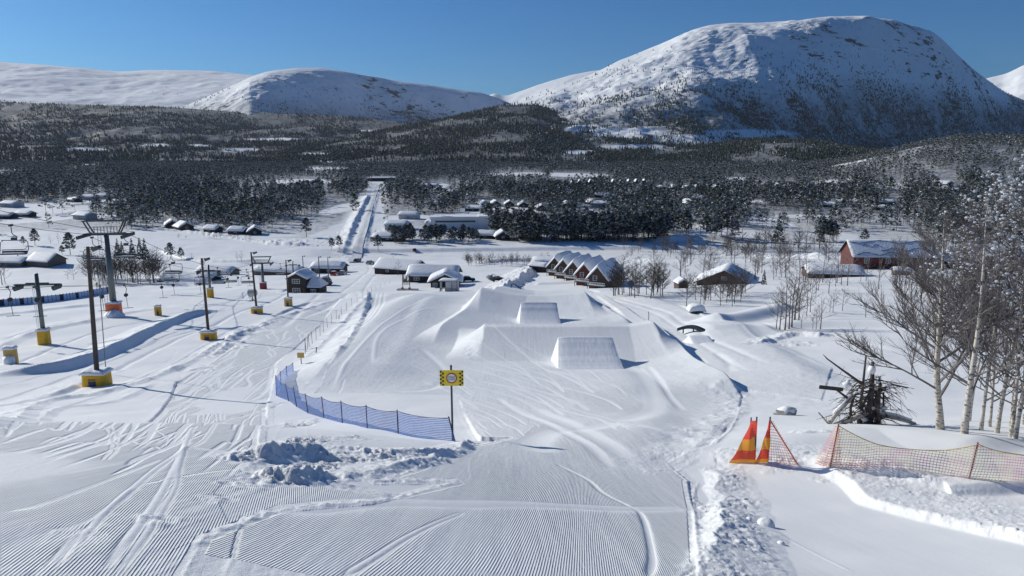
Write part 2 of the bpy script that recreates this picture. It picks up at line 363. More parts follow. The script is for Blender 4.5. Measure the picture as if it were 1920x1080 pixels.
def mat_mountain(name, tree_hi, scrub=.8, floor_=.35, east=150.0):
    k = NT(name); sy = k.n('ShaderNodeSeparateXYZ'); k.l(k.pos(), sy.inputs[0]); z = sy.outputs[2]
    big = k.noise(.0016, 5, .6); mid = k.noise(.012, 6, .65); fine = k.noise(.05, 5, .7)
    rk = k.attr('rock')
    c = k.mix(k.ramp(mid, .35, .7), (.80, .83, .87), (.9, .91, .93))
    hz = k.math('ADD', z, k.math('MULTIPLY', k.math('SUBTRACT', big, .5), 260))
    hz = k.math('SUBTRACT', hz, k.math('MULTIPLY', k.ramp(sy.outputs[0], 500, 1700), east))
    f = k.ramp(hz, tree_hi + 60, tree_hi - 120)
    spot = k.ramp(k.math('ADD', k.math('MULTIPLY', mid, .6), k.math('MULTIPLY', fine, .5)), .66, .44)
    f = k.math('MULTIPLY', f, k.math('ADD', k.math('MULTIPLY', spot, 1 - floor_), floor_))
    f = k.math('MULTIPLY', f, k.math('SUBTRACT', 1.0, k.attr('clear')))
    c = k.mix(k.math('MULTIPLY', f, scrub), c, (.035, .04, .042))
    f2 = k.math('MULTIPLY', k.ramp(hz, tree_hi + 330, tree_hi - 20), k.ramp(k.math('ADD', k.math('MULTIPLY', mid, .4), k.math('MULTIPLY', fine, .6)), .56, .66))
    c = k.mix(k.math('MULTIPLY', f2, .75), c, (.13, .12, .12))
    mp = k.n('ShaderNodeMapping'); mp.inputs['Rotation'].default_value = (.25, .35, .2); mp.inputs['Scale'].default_value = (.5, .7, 2.2); k.l(k.pos(), mp.inputs[0])
    st = k.noise(.013, 7, .68, mp.outputs[0]); lo = k.math('SUBTRACT', .635, k.math('MULTIPLY', rk, .115)); rf = k.math('MULTIPLY', k.math('SUBTRACT', st, lo), 26, clamp=True)
    c = k.mix(k.math('MULTIPLY', rf, k.ramp(rk, .02, .2)), c, (.06, .065, .075))
    k.l(c, k.p.inputs['Base Color']); k.p.inputs['Roughness'].default_value = .75; k.p.inputs['Specular IOR Level'].default_value = .1
    b = k.bump(k.math('MULTIPLY', k.math('ADD', mid, k.math('MULTIPLY', fine, .35)), k.math('ADD', k.math('MULTIPLY', rk, 14.0), 2.5)), 1.0, 1.0); k.l(b, k.p.inputs['Normal'])
    return k.m
def mat_snow(name='roof_snow', col=SNOWC):
    k = NT(name); n = k.noise(1.2, 4, .6); k.l(k.mix(k.ramp(n, .3, .7), tuple(c * .95 for c in col), col), k.p.inputs['Base Color'])
    k.p.inputs['Roughness'].default_value = .6; k.p.inputs['Specular IOR Level'].default_value = .2
    k.l(k.bump(n, .12), k.p.inputs['Normal']); return k.m
MAT = {}
MAT['snow'] = mat_snow()
def mat_foliage(name, a, b, sc=1.3):
    k = NT(name); k.l(k.mix(k.ramp(k.noise(sc, 4, .7), .3, .7), a, b), k.p.inputs['Base Color']); k.p.inputs['Roughness'].default_value = .8
    k.p.inputs['Specular IOR Level'].default_value = .1; return k.m
MAT['needle'] = mat_foliage('pine_needles', (.028, .040, .034), (.070, .088, .070))
MAT['needle2'] = mat_foliage('frosted_needles', (.19, .21, .215), (.40, .42, .43))
MAT['treesnow'] = mat_foliage('snow_on_branches', (.45, .48, .52), (.72, .74, .77))
MAT['bark'] = plain('pine_bark', (.10, .075, .06), .9, 0, .4, 3, .02)
MAT['twig'] = plain('birch_twigs', (.17, .15, .145), .85, 0, .35, 4)
MAT['darktwig'] = plain('alder_twigs', (.075, .062, .058), .85, 0, .35, 4)
def mat_birch():
    k = NT('birch_bark'); o = k.obj(); mp = k.n('ShaderNodeMapping'); mp.inputs['Scale'].default_value = (3, 3, 9); k.l(o, mp.inputs[0])
    n = k.noise(1.6, 4, .7, mp.outputs[0]); k.l(k.mix(k.ramp(n, .52, .60), (.52, .48, .42), (.06, .05, .045)), k.p.inputs['Base Color']); k.p.inputs['Roughness'].default_value = .75
    k.l(k.bump(n, .01), k.p.inputs['Normal']); return k.m
MAT['birch'] = mat_birch()
MAT['darkwood'] = plain('dark_stained_wood', (.022, .018, .016), .7, 0, .4, 3)
MAT['brownwood'] = plain('brown_wood', (.085, .05, .035), .75, 0, .4, 2)
MAT['redwood'] = plain('red_painted_wood', (.115, .026, .02), .7, 0, .35, 1.5)
MAT['wood'] = plain('weathered_wood', (.16, .13, .11), .8, 0, .4, 3)
MAT['pole'] = plain('creosoted_pole', (.07, .055, .05), .75, 0, .45, 5)
MAT['steel'] = plain('galvanised_steel', (.15, .175, .18), .45, .6, .2, 4)
MAT['dsteel'] = plain('dark_painted_steel', (.05, .065, .07), .45, .3, .3, 4)
MAT['white'] = plain('white_paint', (.75, .76, .77), .5, 0, .08, 2)
MAT['grey'] = plain('grey_cladding', (.42, .43, .44), .6, 0, .15, 1)
MAT['glass'] = plain('window_glass', (.05, .065, .08), .12, 0, .3, 2)
MAT['yellow'] = plain('yellow_foam_cover', (.62, .36, .015), .6, 0, .15, 2.5, .01)
MAT['ochre'] = plain('weathered_yellow_cover', (.55, .36, .10), .6, 0, .2, 2.5, .01)
MAT['orange'] = plain('orange_foam_cover', (.70, .15, .05), .6, 0, .15, 2.5, .01)
MAT['crimson'] = plain('dark_red_cover', (.25, .03, .04), .6, 0, .2, 2.5, .01)
MAT['purple'] = plain('dark_blue_print', (.025, .02, .10), .5, 0, .2, 3)
MAT['black'] = plain('black_rubber', (.018, .018, .02), .6, 0, .3, 4)
MAT['red'] = plain('red_paint', (.45, .035, .02), .5, 0, .2, 2)
MAT['blue'] = plain('blue_pole', (.03, .07, .30), .5, 0, .2, 2)
MAT['bannerblue'] = plain('pale_blue_banner', (.50, .62, .82), .55, 0, .2, .7)
MAT['bannerdark'] = plain('navy_banner', (.02, .03, .08), .55, 0, .3, .7)
MAT['car1'] = plain('black_car_paint', (.02, .022, .025), .25, .2, .1, 1)
MAT['car2'] = plain('grey_car_paint', (.22, .23, .25), .25, .3, .1, 1)
MAT['car3'] = plain('red_car_paint', (.30, .02, .02), .25, .2, .1, 1)
MAT['concrete'] = plain('concrete', (.35, .34, .33), .8, 0, .2, 2)
MAT['signyellow'] = plain('yellow_sign_face', (.80, .62, .03), .5, 0, .06, 2)
MAT['lamp'] = plain('lamp_housing', (.08, .085, .09), .4, .4, .2, 3)
# ---------------------------------------------------------------- mesh helpers
class MB:
    def __init__(s): s.v = []; s.f = []; s.mi = []; s.uv = []
    def add(s, vs, fs, mi=0):
        b = len(s.v); s.v += [tuple(p) for p in vs]; s.f += [tuple(b + i for i in f) for f in fs]; s.mi += [mi] * len(fs)
    def box(s, x0, x1, y0, y1, z0, z1, mi=0):
        s.add([(x0, y0, z0), (x1, y0, z0), (x1, y1, z0), (x0, y1, z0), (x0, y0, z1), (x1, y0, z1), (x1, y1, z1), (x0, y1, z1)],
              [(0, 3, 2, 1), (4, 5, 6, 7), (0, 1, 5, 4), (1, 2, 6, 5), (2, 3, 7, 6), (3, 0, 4, 7)], mi)
    def prism(s, poly, y0, y1, mi=0):      # polygon in xz, extruded along y
        n = len(poly); vs = [(x, y0, z) for x, z in poly] + [(x, y1, z) for x, z in poly]
        s.add(vs, [tuple(range(n)), tuple(range(2 * n - 1, n - 1, -1))] + [(i, i + n, (i + 1) % n + n, (i + 1) % n) for i in range(n)], mi)
    def tube(s, pts, rs, k=6, mi=0, cap=True):
        pts = [Vector(p) for p in pts]
        if isinstance(rs, (int, float)): rs = [rs] * len(pts)
        b = len(s.v); prev = None
        for i, p in enumerate(pts):
            d = (pts[min(i + 1, len(pts) - 1)] - pts[max(i - 1, 0)])
            if d.length < 1e-9: d = Vector((0, 0, 1))
            d.normalize()
            if prev is None:
                a = d.orthogonal().normalized()
            else:
                a = prev - d * prev.dot(d)
                a = a.normalized() if a.length > 1e-6 else d.orthogonal().normalized()
            prev = a; c = d.cross(a)
            for j in range(k):
                t = 2 * math.pi * j / k; q = p + (a * math.cos(t) + c * math.sin(t)) * rs[i]; s.v.append((q.x, q.y, q.z))
        for i in range(len(pts) - 1):
            for j in range(k):
                s.f.append((b + i * k + j, b + i * k + (j + 1) % k, b + (i + 1) * k + (j + 1) % k, b + (i + 1) * k + j)); s.mi.append(mi)
        if cap:
            s.f.append(tuple(b + j for j in range(k - 1, -1, -1))); s.mi.append(mi)
            s.f.append(tuple(b + (len(pts) - 1) * k + j for j in range(k))); s.mi.append(mi)
    def cyl(s, x, y, z0, z1, r, k=12, mi=0): s.tube([(x, y, z0), (x, y, z1)], r, k, mi)
    def blob(s, c, r, rnd, mi=0, sq=.7):
        t = (1 + 5 ** .5) / 2
        V = [(-1, t, 0), (1, t, 0), (-1, -t, 0), (1, -t, 0), (0, -1, t), (0, 1, t), (0, -1, -t), (0, 1, -t), (t, 0, -1), (t, 0, 1), (-t, 0, -1), (-t, 0, 1)]
        Fs = [(0, 11, 5), (0, 5, 1), (0, 1, 7), (0, 7, 10), (0, 10, 11), (1, 5, 9), (5, 11, 4), (11, 10, 2), (10, 7, 6), (7, 1, 8), (3, 9, 4), (3, 4, 2), (3, 2, 6), (3, 6, 8), (3, 8, 9), (4, 9, 5), (2, 4, 11), (6, 2, 10), (8, 6, 7), (9, 8, 1)]
        s.add([(c[0] + x * r * .53 * rnd.uniform(.75, 1.25), c[1] + y * r * .53 * rnd.uniform(.75, 1.25), c[2] + z * r * .53 * sq * rnd.uniform(.75, 1.25)) for x, y, z in V], Fs, mi)
    def mesh(s, name, mats, smooth=False):
        me = bpy.data.meshes.new(name); me.from_pydata(s.v, [], s.f)
        for m in (mats if isinstance(mats, (list, tuple)) else [mats]): me.materials.append(m)
        if len(set(s.mi)) > 1 or (s.mi and s.mi[0]): me.polygons.foreach_set('material_index', s.mi)
        if smooth: me.polygons.foreach_set('use_smooth', [True] * len(s.f))
        me.update(); return me
    def obj(s, name, mats, parent=None, smooth=False, loc=None):
        return link(name, s.mesh(name, mats, smooth), parent, loc)
def link(name, data, parent=None, loc=None):
    o = bpy.data.objects.new(name, data); C.objects.link(o)
    if parent is not None: o.parent = parent
    if loc is not None: o.location = loc
    return o
def tag(o, label=None, cat=None, group=None, kind=None):
    for k, v in (('label', label), ('category', cat), ('group', group), ('kind', kind)):
        if v: o[k] = v
    return o
def thing(name, label, cat, loc=(0, 0, 0), rz=0, group=None):
    o = bpy.data.objects.new(name, None); C.objects.link(o); o.location = loc; o.rotation_euler = (0, 0, rz)
    o.empty_display_size = .2; return tag(o, label, cat, group)
def npmesh(name, V, Fq, mats, mi=None, smooth=True, attrs=None):
    """V (n,3), Fq (m,k) with fixed corner count"""
    me = bpy.data.meshes.new(name); n, m, k = len(V), len(Fq), Fq.shape[1]
    me.vertices.add(n); me.vertices.foreach_set('co', np.ascontiguousarray(V, np.float32).ravel())
    me.loops.add(m * k); me.loops.foreach_set('vertex_index', np.ascontiguousarray(Fq, np.int32).ravel())
    me.polygons.add(m); me.polygons.foreach_set('loop_start', np.arange(0, m * k, k, dtype=np.int32))
    me.polygons.foreach_set('use_smooth', np.full(m, smooth))
    for a in mats: me.materials.append(a)
    if mi is not None: me.polygons.foreach_set('material_index', mi.astype(np.int32))
    me.update(calc_edges=True)
    for kx, a in (attrs or {}).items():
        at = me.attributes.new(kx, 'FLOAT', 'POINT'); at.data.foreach_set('value', np.ascontiguousarray(a, np.float32))
    return me
def gridfaces(r, c):
    i = np.arange(r - 1)[:, None] * c + np.arange(c - 1)[None, :]; i = i.ravel()
    return np.stack([i, i + 1, i + c + 1, i + c], 1)
# clearings in the valley: photo-pixel centre and size of open snow
CLR = [(120, 464, 420, 34), (450, 475, 260, 28), (640, 474, 60, 24), (625, 440, 40, 26), (765, 408, 60, 9), (705, 442, 26, 24), (850, 412, 60, 8), (1080, 329, 90, 4.5), (1010, 327, 150, 3), (610, 316, 45, 3), (600, 303, 30, 2),
       (1560, 442, 60, 12), (1440, 415, 50, 14), (1380, 438, 120, 10), (1290, 425, 50, 5), (1590, 322, 50, 3.0), (1560, 346, 60, 3), (1700, 322, 40, 2), (1660, 358, 50, 6), (1410, 376, 25, 8), (1450, 345, 60, 3),
       (930, 390, 70, 5), (980, 395, 40, 7), (1100, 383, 40, 5), (1110, 400, 25, 10), (860, 362, 50, 4), (820, 350, 25, 8), (560, 340, 60, 4), (620, 340, 40, 3), (150, 310, 45, 2), (20, 318, 30, 2),
       (500, 365, 50, 3), (30, 390, 60, 14), (100, 395, 60, 10), (180, 375, 50, 4), (60, 410, 80, 8), (160, 405, 60, 5), (640, 390, 25, 12), (600, 455, 40, 12), (340, 425, 40, 8), (1240, 400, 30, 4), (1320, 385, 40, 3),
       (1530, 478, 160, 12), (1700, 468, 90, 8), (1800, 485, 200, 16), (1100, 400, 14, 8), (1290, 452, 50, 5), (880, 395, 40, 8), (1500, 405, 70, 5), (1600, 375, 60, 3), (1380, 335, 40, 3)]
CLR = [(u, v, a * (.72 if u > 680 and v < 470 else 1), b * (.7 if u > 680 and v < 470 and b > 3 else 1)) for u, v, a, b in CLR]
CLRW = []
for (u, v, a, b) in CLR:
    c = px(u, v); l = px(u + a, v); f = px(u, v - b); n = px(u, v + b); CLRW.append((c[0], (f[1] + n[1]) / 2, abs(l[0] - c[0]), (f[1] - n[1]) / 2))
ROADP = smooth(pxl([(668, 482), (680, 430), (697, 372), (712, 338)]), 4)
def scrub_mask(x, y):
    m = sst(400, 425, y) * np.ones_like(x)
    for cx, cy, rx, ry in CLRW:
        k = np.nonzero((np.abs(x - cx) < rx * 1.4) & (np.abs(y - cy) < ry * 1.4))[0]
        if len(k): m[k] *= sst(.9, 1.3, ((x[k] - cx) / rx) ** 2 + ((y[k] - cy) / ry) ** 2 + .4 * vnoise(x[k] / 12, y[k] / 12, 6))
    k, d, _ = pdist(x, y, ROADP, 22)
    if len(k): m[k] *= sst(12, 20, np.abs(d))
    return m * (1 - sst(5000, 6000, y)) * (.4 + .6 * sst(430, 640, y))
# ---------------------------------------------------------------- ground sheet
import os
QUAL = 1.0
tt = np.concatenate([-np.geomspace(6, .86, 34)[:-1], np.linspace(-.86, .86, int(1150 * QUAL)), np.geomspace(.86, 6, 34)[1:]])
ss = np.concatenate([np.geomspace(.5, 8, 45)[:-1], np.geomspace(8, 450, int(980 * QUAL))[:-1], np.geomspace(450, 2500, 150)[:-1], np.geomspace(2500, 11000, 14)])
X = tt[None, :] * ss[:, None]; X = np.clip(X, -12000 - 100 * np.abs(tt)[None, :], 12000 + 100 * np.abs(tt)[None, :]); Y = np.broadcast_to(ss[:, None] - 3.0, X.shape)
Zg, groom, gco, rough, wear, zone = H(X, Y, True)
ed_ = np.zeros(zone.shape)
ed_[:, 1:] += zone[:, 1:] != zone[:, :-1]; ed_[1:] += zone[1:] != zone[:-1]; ed_ = np.minimum(ed_, 1)
for k in range(5):
    e2 = ed_.copy(); e2[1:] = np.maximum(e2[1:], ed_[:-1] * .85); e2[:-1] = np.maximum(e2[:-1], ed_[1:] * .85); e2[:, 1:] = np.maximum(e2[:, 1:], ed_[:, :-1] * .85); e2[:, :-1] = np.maximum(e2[:, :-1], ed_[:, 1:] * .85); ed_ = e2
nearz = (Y < 40) & (Y > 2); ed_ = ed_ * nearz
groom = groom * (1 - np.clip(ed_.ravel() * 2.2, 0, 1)); Zg = Zg + ed_ * .03 * (fbm(X / .12, Y / .12, 3, 77) + .15); rough = np.maximum(rough, ed_.ravel() * .35)
SCRUB = scrub_mask(X.ravel(), Y.ravel())
V = np.stack([X.ravel(), Y.ravel(), Zg.ravel()], 1)
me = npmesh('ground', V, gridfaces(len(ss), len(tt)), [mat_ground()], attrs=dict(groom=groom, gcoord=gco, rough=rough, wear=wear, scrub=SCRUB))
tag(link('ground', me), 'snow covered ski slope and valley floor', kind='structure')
# ---------------------------------------------------------------- mountains
# open snow on the forested hillsides (photo pixels: centre, half size)
HCLR = [(290, 272, 28, 3), (160, 281, 34, 4), (520, 261, 60, 2.2), (450, 281, 34, 3.5), (370, 273, 24, 2), (690, 245, 18, 1.6), (590, 289, 25, 2.5), (600, 303, 32, 1.6), (620, 316, 40, 2), (170, 309, 20, 1.6), (15, 318, 20, 2),
        (1180, 250, 60, 9), (1300, 262, 70, 9), (1400, 250, 80, 8), (1100, 240, 40, 6), (1190, 275, 60, 4), (1090, 285, 30, 4)]
def layer(name, sky, crestY, footY, ulo, uhi, nr, step, amp, seed, label, tree_hi, scrub=.8, power=1.0, rockiness=1.0, beyond=1.35, shape=None, mat=None, floor_=.35):
    sky = np.array(sky, float); u = np.arange(ulo, uhi + step, step)
    vs = np.interp(u, sky[:, 0], sky[:, 1]); k = np.hanning(9); k /= k.sum(); vs = np.convolve(np.pad(vs, 4, 'edge'), k, 'valid')
    cY = np.interp(u, *np.array(crestY, float).T); fY = np.interp(u, *np.array(footY, float).T)
    tanE = np.tan(np.arctan((540 - vs) / F) - PIT); zc = cY * tanE
    s = np.concatenate([np.linspace(-.12, 1, nr), np.linspace(1.02, beyond, 14)])
    S, U = np.meshgrid(s, u, indexing='ij'); CY = cY[None, :]; FY = fY[None, :]; ZC = zc[None, :]
    Yw = FY + (CY - FY) * S
    sh = np.clip(S, -1, 1)
    prof = shape(sh, U) if shape else np.where(sh > 0, np.abs(sh) ** power, sh * .3)
    z = -54 + (ZC + 54) * prof
    z = np.where(S > 1, -54 + (ZC + 54) * (1 - 2.2 * (S - 1) ** 1.5 - .05 * (S - 1)), z)
    Xw = (U - 960) / F * (Yw * cp - z * sp)
    win = np.clip(S * 3, 0, 1) * np.clip((1.0 - S) * 5, 0.10, 1)
    n = fbm(Xw / 900, Yw / 900, 6, seed, .55); rg = 1 - np.abs(fbm(Xw / 520 + 9, Yw / 700, 5, seed + 3, .5)) * 3
    nn = (n * 1.1 + .35 * (rg - .7)) * amp
    z = z + nn * win + fbm(Xw / 190, Yw / 150, 5, seed + 9, .66) * amp * .24 * np.clip(win, .2, 1)
    V = np.stack([Xw, Yw, z], 2)
    gx = np.gradient(V, axis=1); gy = np.gradient(V, axis=0); N = np.cross(gx, gy); N /= np.linalg.norm(N, axis=2)[:, :, None] + 1e-9
    slope = 1 - np.abs(N[:, :, 2])
    rock = sst(.03, .26, slope + .05 * fbm(Xw / 300, Yw / 300, 4, seed + 5)) * rockiness * np.clip(.62 + 1.3 * fbm(Xw / 420, Yw / 420, 4, seed + 6, .6), .05, 1.2)
    uu_, vv_ = proj(V[:, :, 0], V[:, :, 1], V[:, :, 2]); clr = np.zeros(uu_.shape)
    for cu, cv, ru, rv in HCLR: clr = np.maximum(clr, sst(1.5, .7, ((uu_ - cu) / ru) ** 2 + ((vv_ - cv) / rv) ** 2 + .9 * fbm(V[:, :, 0] / 90, V[:, :, 1] / 90, 2, 5)))
    if name == 'mountain' and seed == 101: rock = rock * (.22 + .78 * sst(1220, 1500, U))
    me = npmesh(name, V.reshape(-1, 3), gridfaces(len(s), len(u)), [mat or mat_mountain(name + '_mat', tree_hi, scrub, floor_)], attrs=dict(rock=np.clip(rock, 0, 1).ravel(), clear=clr.ravel()))
    o = tag(link(name, me), label, kind='structure')
    from_u = dict(u=u, s=s, V=V, cY=cY, fY=fY)
    return from_u
skyA = [(860, 236), (900, 218), (940, 203), (1000, 178), (1040, 160), (1090, 145), (1130, 128), (1160, 113), (1200, 98), (1240, 82), (1270, 68), (1300, 55), (1330, 47), (1370, 43), (1400, 43),
        (1450, 42), (1500, 40), (1530, 34), (1560, 31), (1620, 30), (1650, 34), (1680, 40), (1710, 48), (1740, 58), (1770, 78), (1790, 98), (1820, 125), (1850, 148), (1880, 172), (1920, 190), (2000, 228), (2100, 255), (2250, 268)]
def shapeA(s, U):
    p = np.where(s > 0, np.abs(s), 0)
    a = .42 * p + .58 * (p * p * (3 - 2 * p))
    steep = np.clip((U - 1350) / 350, 0, 1)
    b = .25 * p + .75 * sst(.12, .9, p)
    r = a * (1 - steep) + b * steep
    return np.where(s > 0, r, s * .3)
LA = layer('mountain', skyA, [(860, 3300), (1000, 3900), (1300, 4400), (1500, 4450), (1600, 4600), (1750, 5100), (1900, 6300), (2250, 7300)],
           [(860, 2000), (1100, 2050), (1300, 2150), (1420, 2500), (1500, 2850), (1600, 3250), (1750, 3900), (1900, 5000), (2250, 6200)], 850, 2240, 330, 3.0, 60, 101,
           'large rounded snowy mountain with forested foot and rocky shaded flank', 160, .94, rockiness=1.0, shape=shapeA)
skyB2 = [(300, 215), (380, 185), (430, 163), (470, 144), (500, 134), (525, 130), (560, 127), (600, 127.5), (640, 132), (680, 139), (710, 144), (740, 151), (770, 155), (800, 158), (830, 163), (860, 168), (900, 173), (930, 182), (955, 193), (1000, 215), (1060, 240)]
LB2 = layer('mountain', skyB2, [(300, 4800), (520, 5000), (700, 5700), (900, 6600), (1060, 7200)], [(300, 3300), (470, 3100), (600, 3900), (700, 4500), (900, 5600), (1060, 6300)], 290, 1060, 240, 3.0, 55, 201,
            'dome shaped snowy fell behind the forest', 230, .9, rockiness=1.0, shape=lambda s, U: np.where(s > 0, .5 * np.abs(s) + .5 * sst(.15, .95, s), s * .3))
skyB1 = [(-500, 70), (-200, 100), (0, 119), (60, 123), (120, 128), (180, 134), (225, 137), (280, 134), (330, 133), (400, 135), (450, 140), (500, 146), (600, 165), (760, 200)]
LB1 = layer('mountain', skyB1, [(-500, 7600), (760, 7200)], [(-500, 2700), (100, 2700), (760, 3000)], -500, 760, 260, 4.0, 26, 301,
            'long gentle snow covered fell above the treeline', 190, .8, rockiness=.25, shape=lambda s, U: np.where(s > 0, .25 * np.abs(s) + .75 * sst(.0, 1.0, s), s * .3))
skyC = [(350, 312), (450, 300), (550, 283), (640, 265), (700, 248), (760, 236), (830, 224), (890, 209), (945, 196), (1000, 195), (1060, 212), (1150, 240), (1300, 280), (1400, 300)]
LC = layer('hill', skyC, [(350, 2800), (1000, 3300), (1400, 2900)], [(350, 1900), (1000, 1850), (1400, 1900)], 350, 1400, 160, 3.0, 28, 401,
           'forested spur running down from the big mountain', 330, .96, rockiness=0, floor_=.75)
LG = layer('hill', [(1120, 306), (1200, 292), (1280, 280), (1350, 272), (1430, 266), (1500, 264), (1560, 272), (1620, 286), (1700, 292), (1800, 290), (1950, 282), (2200, 276)], [(1120, 2500), (2200, 2700)], [(1120, 1900), (2200, 1900)], 1120, 2200, 90, 4.0, 22, 801,
           'low forested knolls at the foot of the big mountain', 330, .96, rockiness=0, floor_=.7)
LD = layer('mountain', [(840, 215), (900, 190), (925, 173), (945, 181), (985, 168), (1030, 152), (1070, 141), (1110, 133), (1180, 128), (1300, 150)], [(840, 9500), (1300, 9500)], [(840, 7000), (1300, 7000)], 840, 1300, 60, 4, 60, 501,
           'distant white fell seen in the gap between mountains', -900, 0, rockiness=.1)
LE = layer('mountain', [(1700, 230), (1800, 165), (1850, 147), (1885, 139), (1920, 122), (2000, 95), (2200, 60)], [(1700, 9500), (2200, 9500)], [(1700, 7000), (2200, 7000)], 1700, 2200, 60, 4, 60, 601,
           'distant white fell behind the big mountain shoulder', -900, 0, rockiness=.1)
# lower forested slopes under the left fells
skyF = [(-500, 190), (-100, 186), (0, 190), (150, 195), (300, 200), (450, 210), (600, 214), (700, 222), (800, 234), (900, 250), (1000, 280)]
LF = layer('hill', skyF, [(-500, 4300), (450, 4000), (1000, 3800)], [(-500, 1900), (1000, 1900)], -500, 1000, 220, 4.0, 45, 701,
           'wide dark forested hillside below the left fells', 330, .96, rockiness=0, floor_=.75, shape=lambda s, U: np.where(s > 0, .35 * np.abs(s) + .65 * np.abs(s) ** 1.9, s * .3))

# ---------------------------------------------------------------- trees
def pine_np(seed, n, H_=13.0, kind=0, q=1):
    """returns crown (V,T,mi) with about n clumps of q*4 triangles; kind 0 pine, 1 spruce"""
    r = np.random.default_rng(seed); V = []; T = []; M = []
    for i in range(n):
        if kind == 0:
            t = r.uniform(.22, 1) ** .8; z = H_ * t; rad = H_ * .24 * (np.sin(np.pi * min(1, (t - .14) / .86) ** .75) ** .7 + .10) * (1 + .3 * math.sin(i * 2.4 + seed))
            rr = rad * math.sqrt(r.uniform(.12, 1)); s = H_ * r.uniform(.055, .10) * (n / 60) ** -.28
        else:
            t = r.uniform(.05, 1); z = H_ * t; rad = H_ * .19 * (1 - t) ** .9 + .1; rr = rad * math.sqrt(r.uniform(.2, 1)); s = H_ * r.uniform(.05, .085) * (n / 60) ** -.28 * (1.2 - .7 * t)
        a = r.uniform(0, 6.283); c = np.array([rr * math.cos(a), rr * math.sin(a), z])
        snow = r.random() < (.22 if kind == 0 else .14) ; m0 = 2 if snow else (1 if r.random() < .38 else 0)
        for k in range(q * 4):
            d = r.normal(size=(3, 3)); d /= np.linalg.norm(d, axis=1)[:, None]; d *= s * r.uniform(.6, 1.25, (3, 1)); d[:, 2] *= .62
            if kind == 1: d[:, 2] -= .35 * np.hypot(d[:, 0], d[:, 1])
            b = len(V); V += list(c + d); T.append((b, b + 1, b + 2)); M.append(m0 if (m0 != 2 or k < q * 2) else 0)
    return np.array(V), np.array(T), np.array(M)
def cheap_np(seed, H_, kind):
    r = np.random.default_rng(seed); V = []; T = []; M = []
    tiers = [(.12, .2, .62), (.42, .17, .85), (.66, .12, 1.0)] if kind == 0 else [(.05, .17, .6), (.35, .12, .82), (.62, .07, 1.02)]
    for ti, (z0, rad, z1) in enumerate(tiers):
        b = len(V); n = 4; o = r.uniform(0, 3)
        for k in range(n):
            a = o + 6.283 * k / n; q = rad * H_ * r.uniform(.7, 1.3); V.append((q * math.cos(a), q * math.sin(a), H_ * (z0 + r.uniform(-.05, .05))))
        V.append((r.uniform(-.3, .3), r.uniform(-.3, .3), z1 * H_))
        for k in range(n): T.append((b + k, b + (k + 1) % n, b + n)); M.append(2 if r.random() < .02 else (1 if r.random() < .14 else 0))
    return np.array(V), np.array(T), np.array(M)
FMATS = [MAT['needle'], MAT['needle2'], MAT['treesnow'], MAT['bark'], MAT['twig']]
def trunk_np(H_, r0, k=3, top=.8):
    V = []; T = []
    for j in range(k):
        a = 6.283 * j / k; V += [(r0 * math.cos(a), r0 * math.sin(a), -.6), (.3 * r0 * math.cos(a), .3 * r0 * math.sin(a), H_ * top)]
    for j in range(k):
        a, b, c, d = 2 * j, 2 * ((j + 1) % k), 2 * ((j + 1) % k) + 1, 2 * j + 1; T += [(a, b, c), (a, c, d)]
    return np.array(V), np.array(T)
def merge(protos, pos, scale, rot, pick, wid=None):
    Vs = []; Ts = []; Ms = []; b = 0
    for pi, (V, T, M) in enumerate(protos):
        m = np.nonzero(pick == pi)[0]
        if len(m) == 0: continue
        c, s = np.cos(rot[m]), np.sin(rot[m]); sc_ = scale[m]; ws = sc_ * (wid[m] if wid is not None else 1)
        X = (V[None, :, 0] * c[:, None] - V[None, :, 1] * s[:, None]) * ws[:, None] + pos[m, 0:1]
        Yv = (V[None, :, 0] * s[:, None] + V[None, :, 1] * c[:, None]) * ws[:, None] + pos[m, 1:2]
        Z = V[None, :, 2] * sc_[:, None] + pos[m, 2:3]
        Vs.append(np.stack([X, Yv, Z], 2).reshape(-1, 3)); nV = len(V)
        Ts.append((T[None] + (np.arange(len(m)) * nV)[:, None, None] + b).reshape(-1, 3)); Ms.append(np.tile(M, len(m))); b += nV * len(m)
    return np.concatenate(Vs), np.concatenate(Ts), np.concatenate(Ms)
def withtrunk(c, H_, r0=.16, top=.8):
    V, T, M = c; v, t = trunk_np(H_, r0, 3, top)
    return np.concatenate([V, v]), np.concatenate([T, t + len(V)]), np.concatenate([M, np.full(len(t), 3)])
KEEP = []     # footprints of buildings (x, y, r), filled before planting
VISB = []     # roofs that must stay in view between the trees
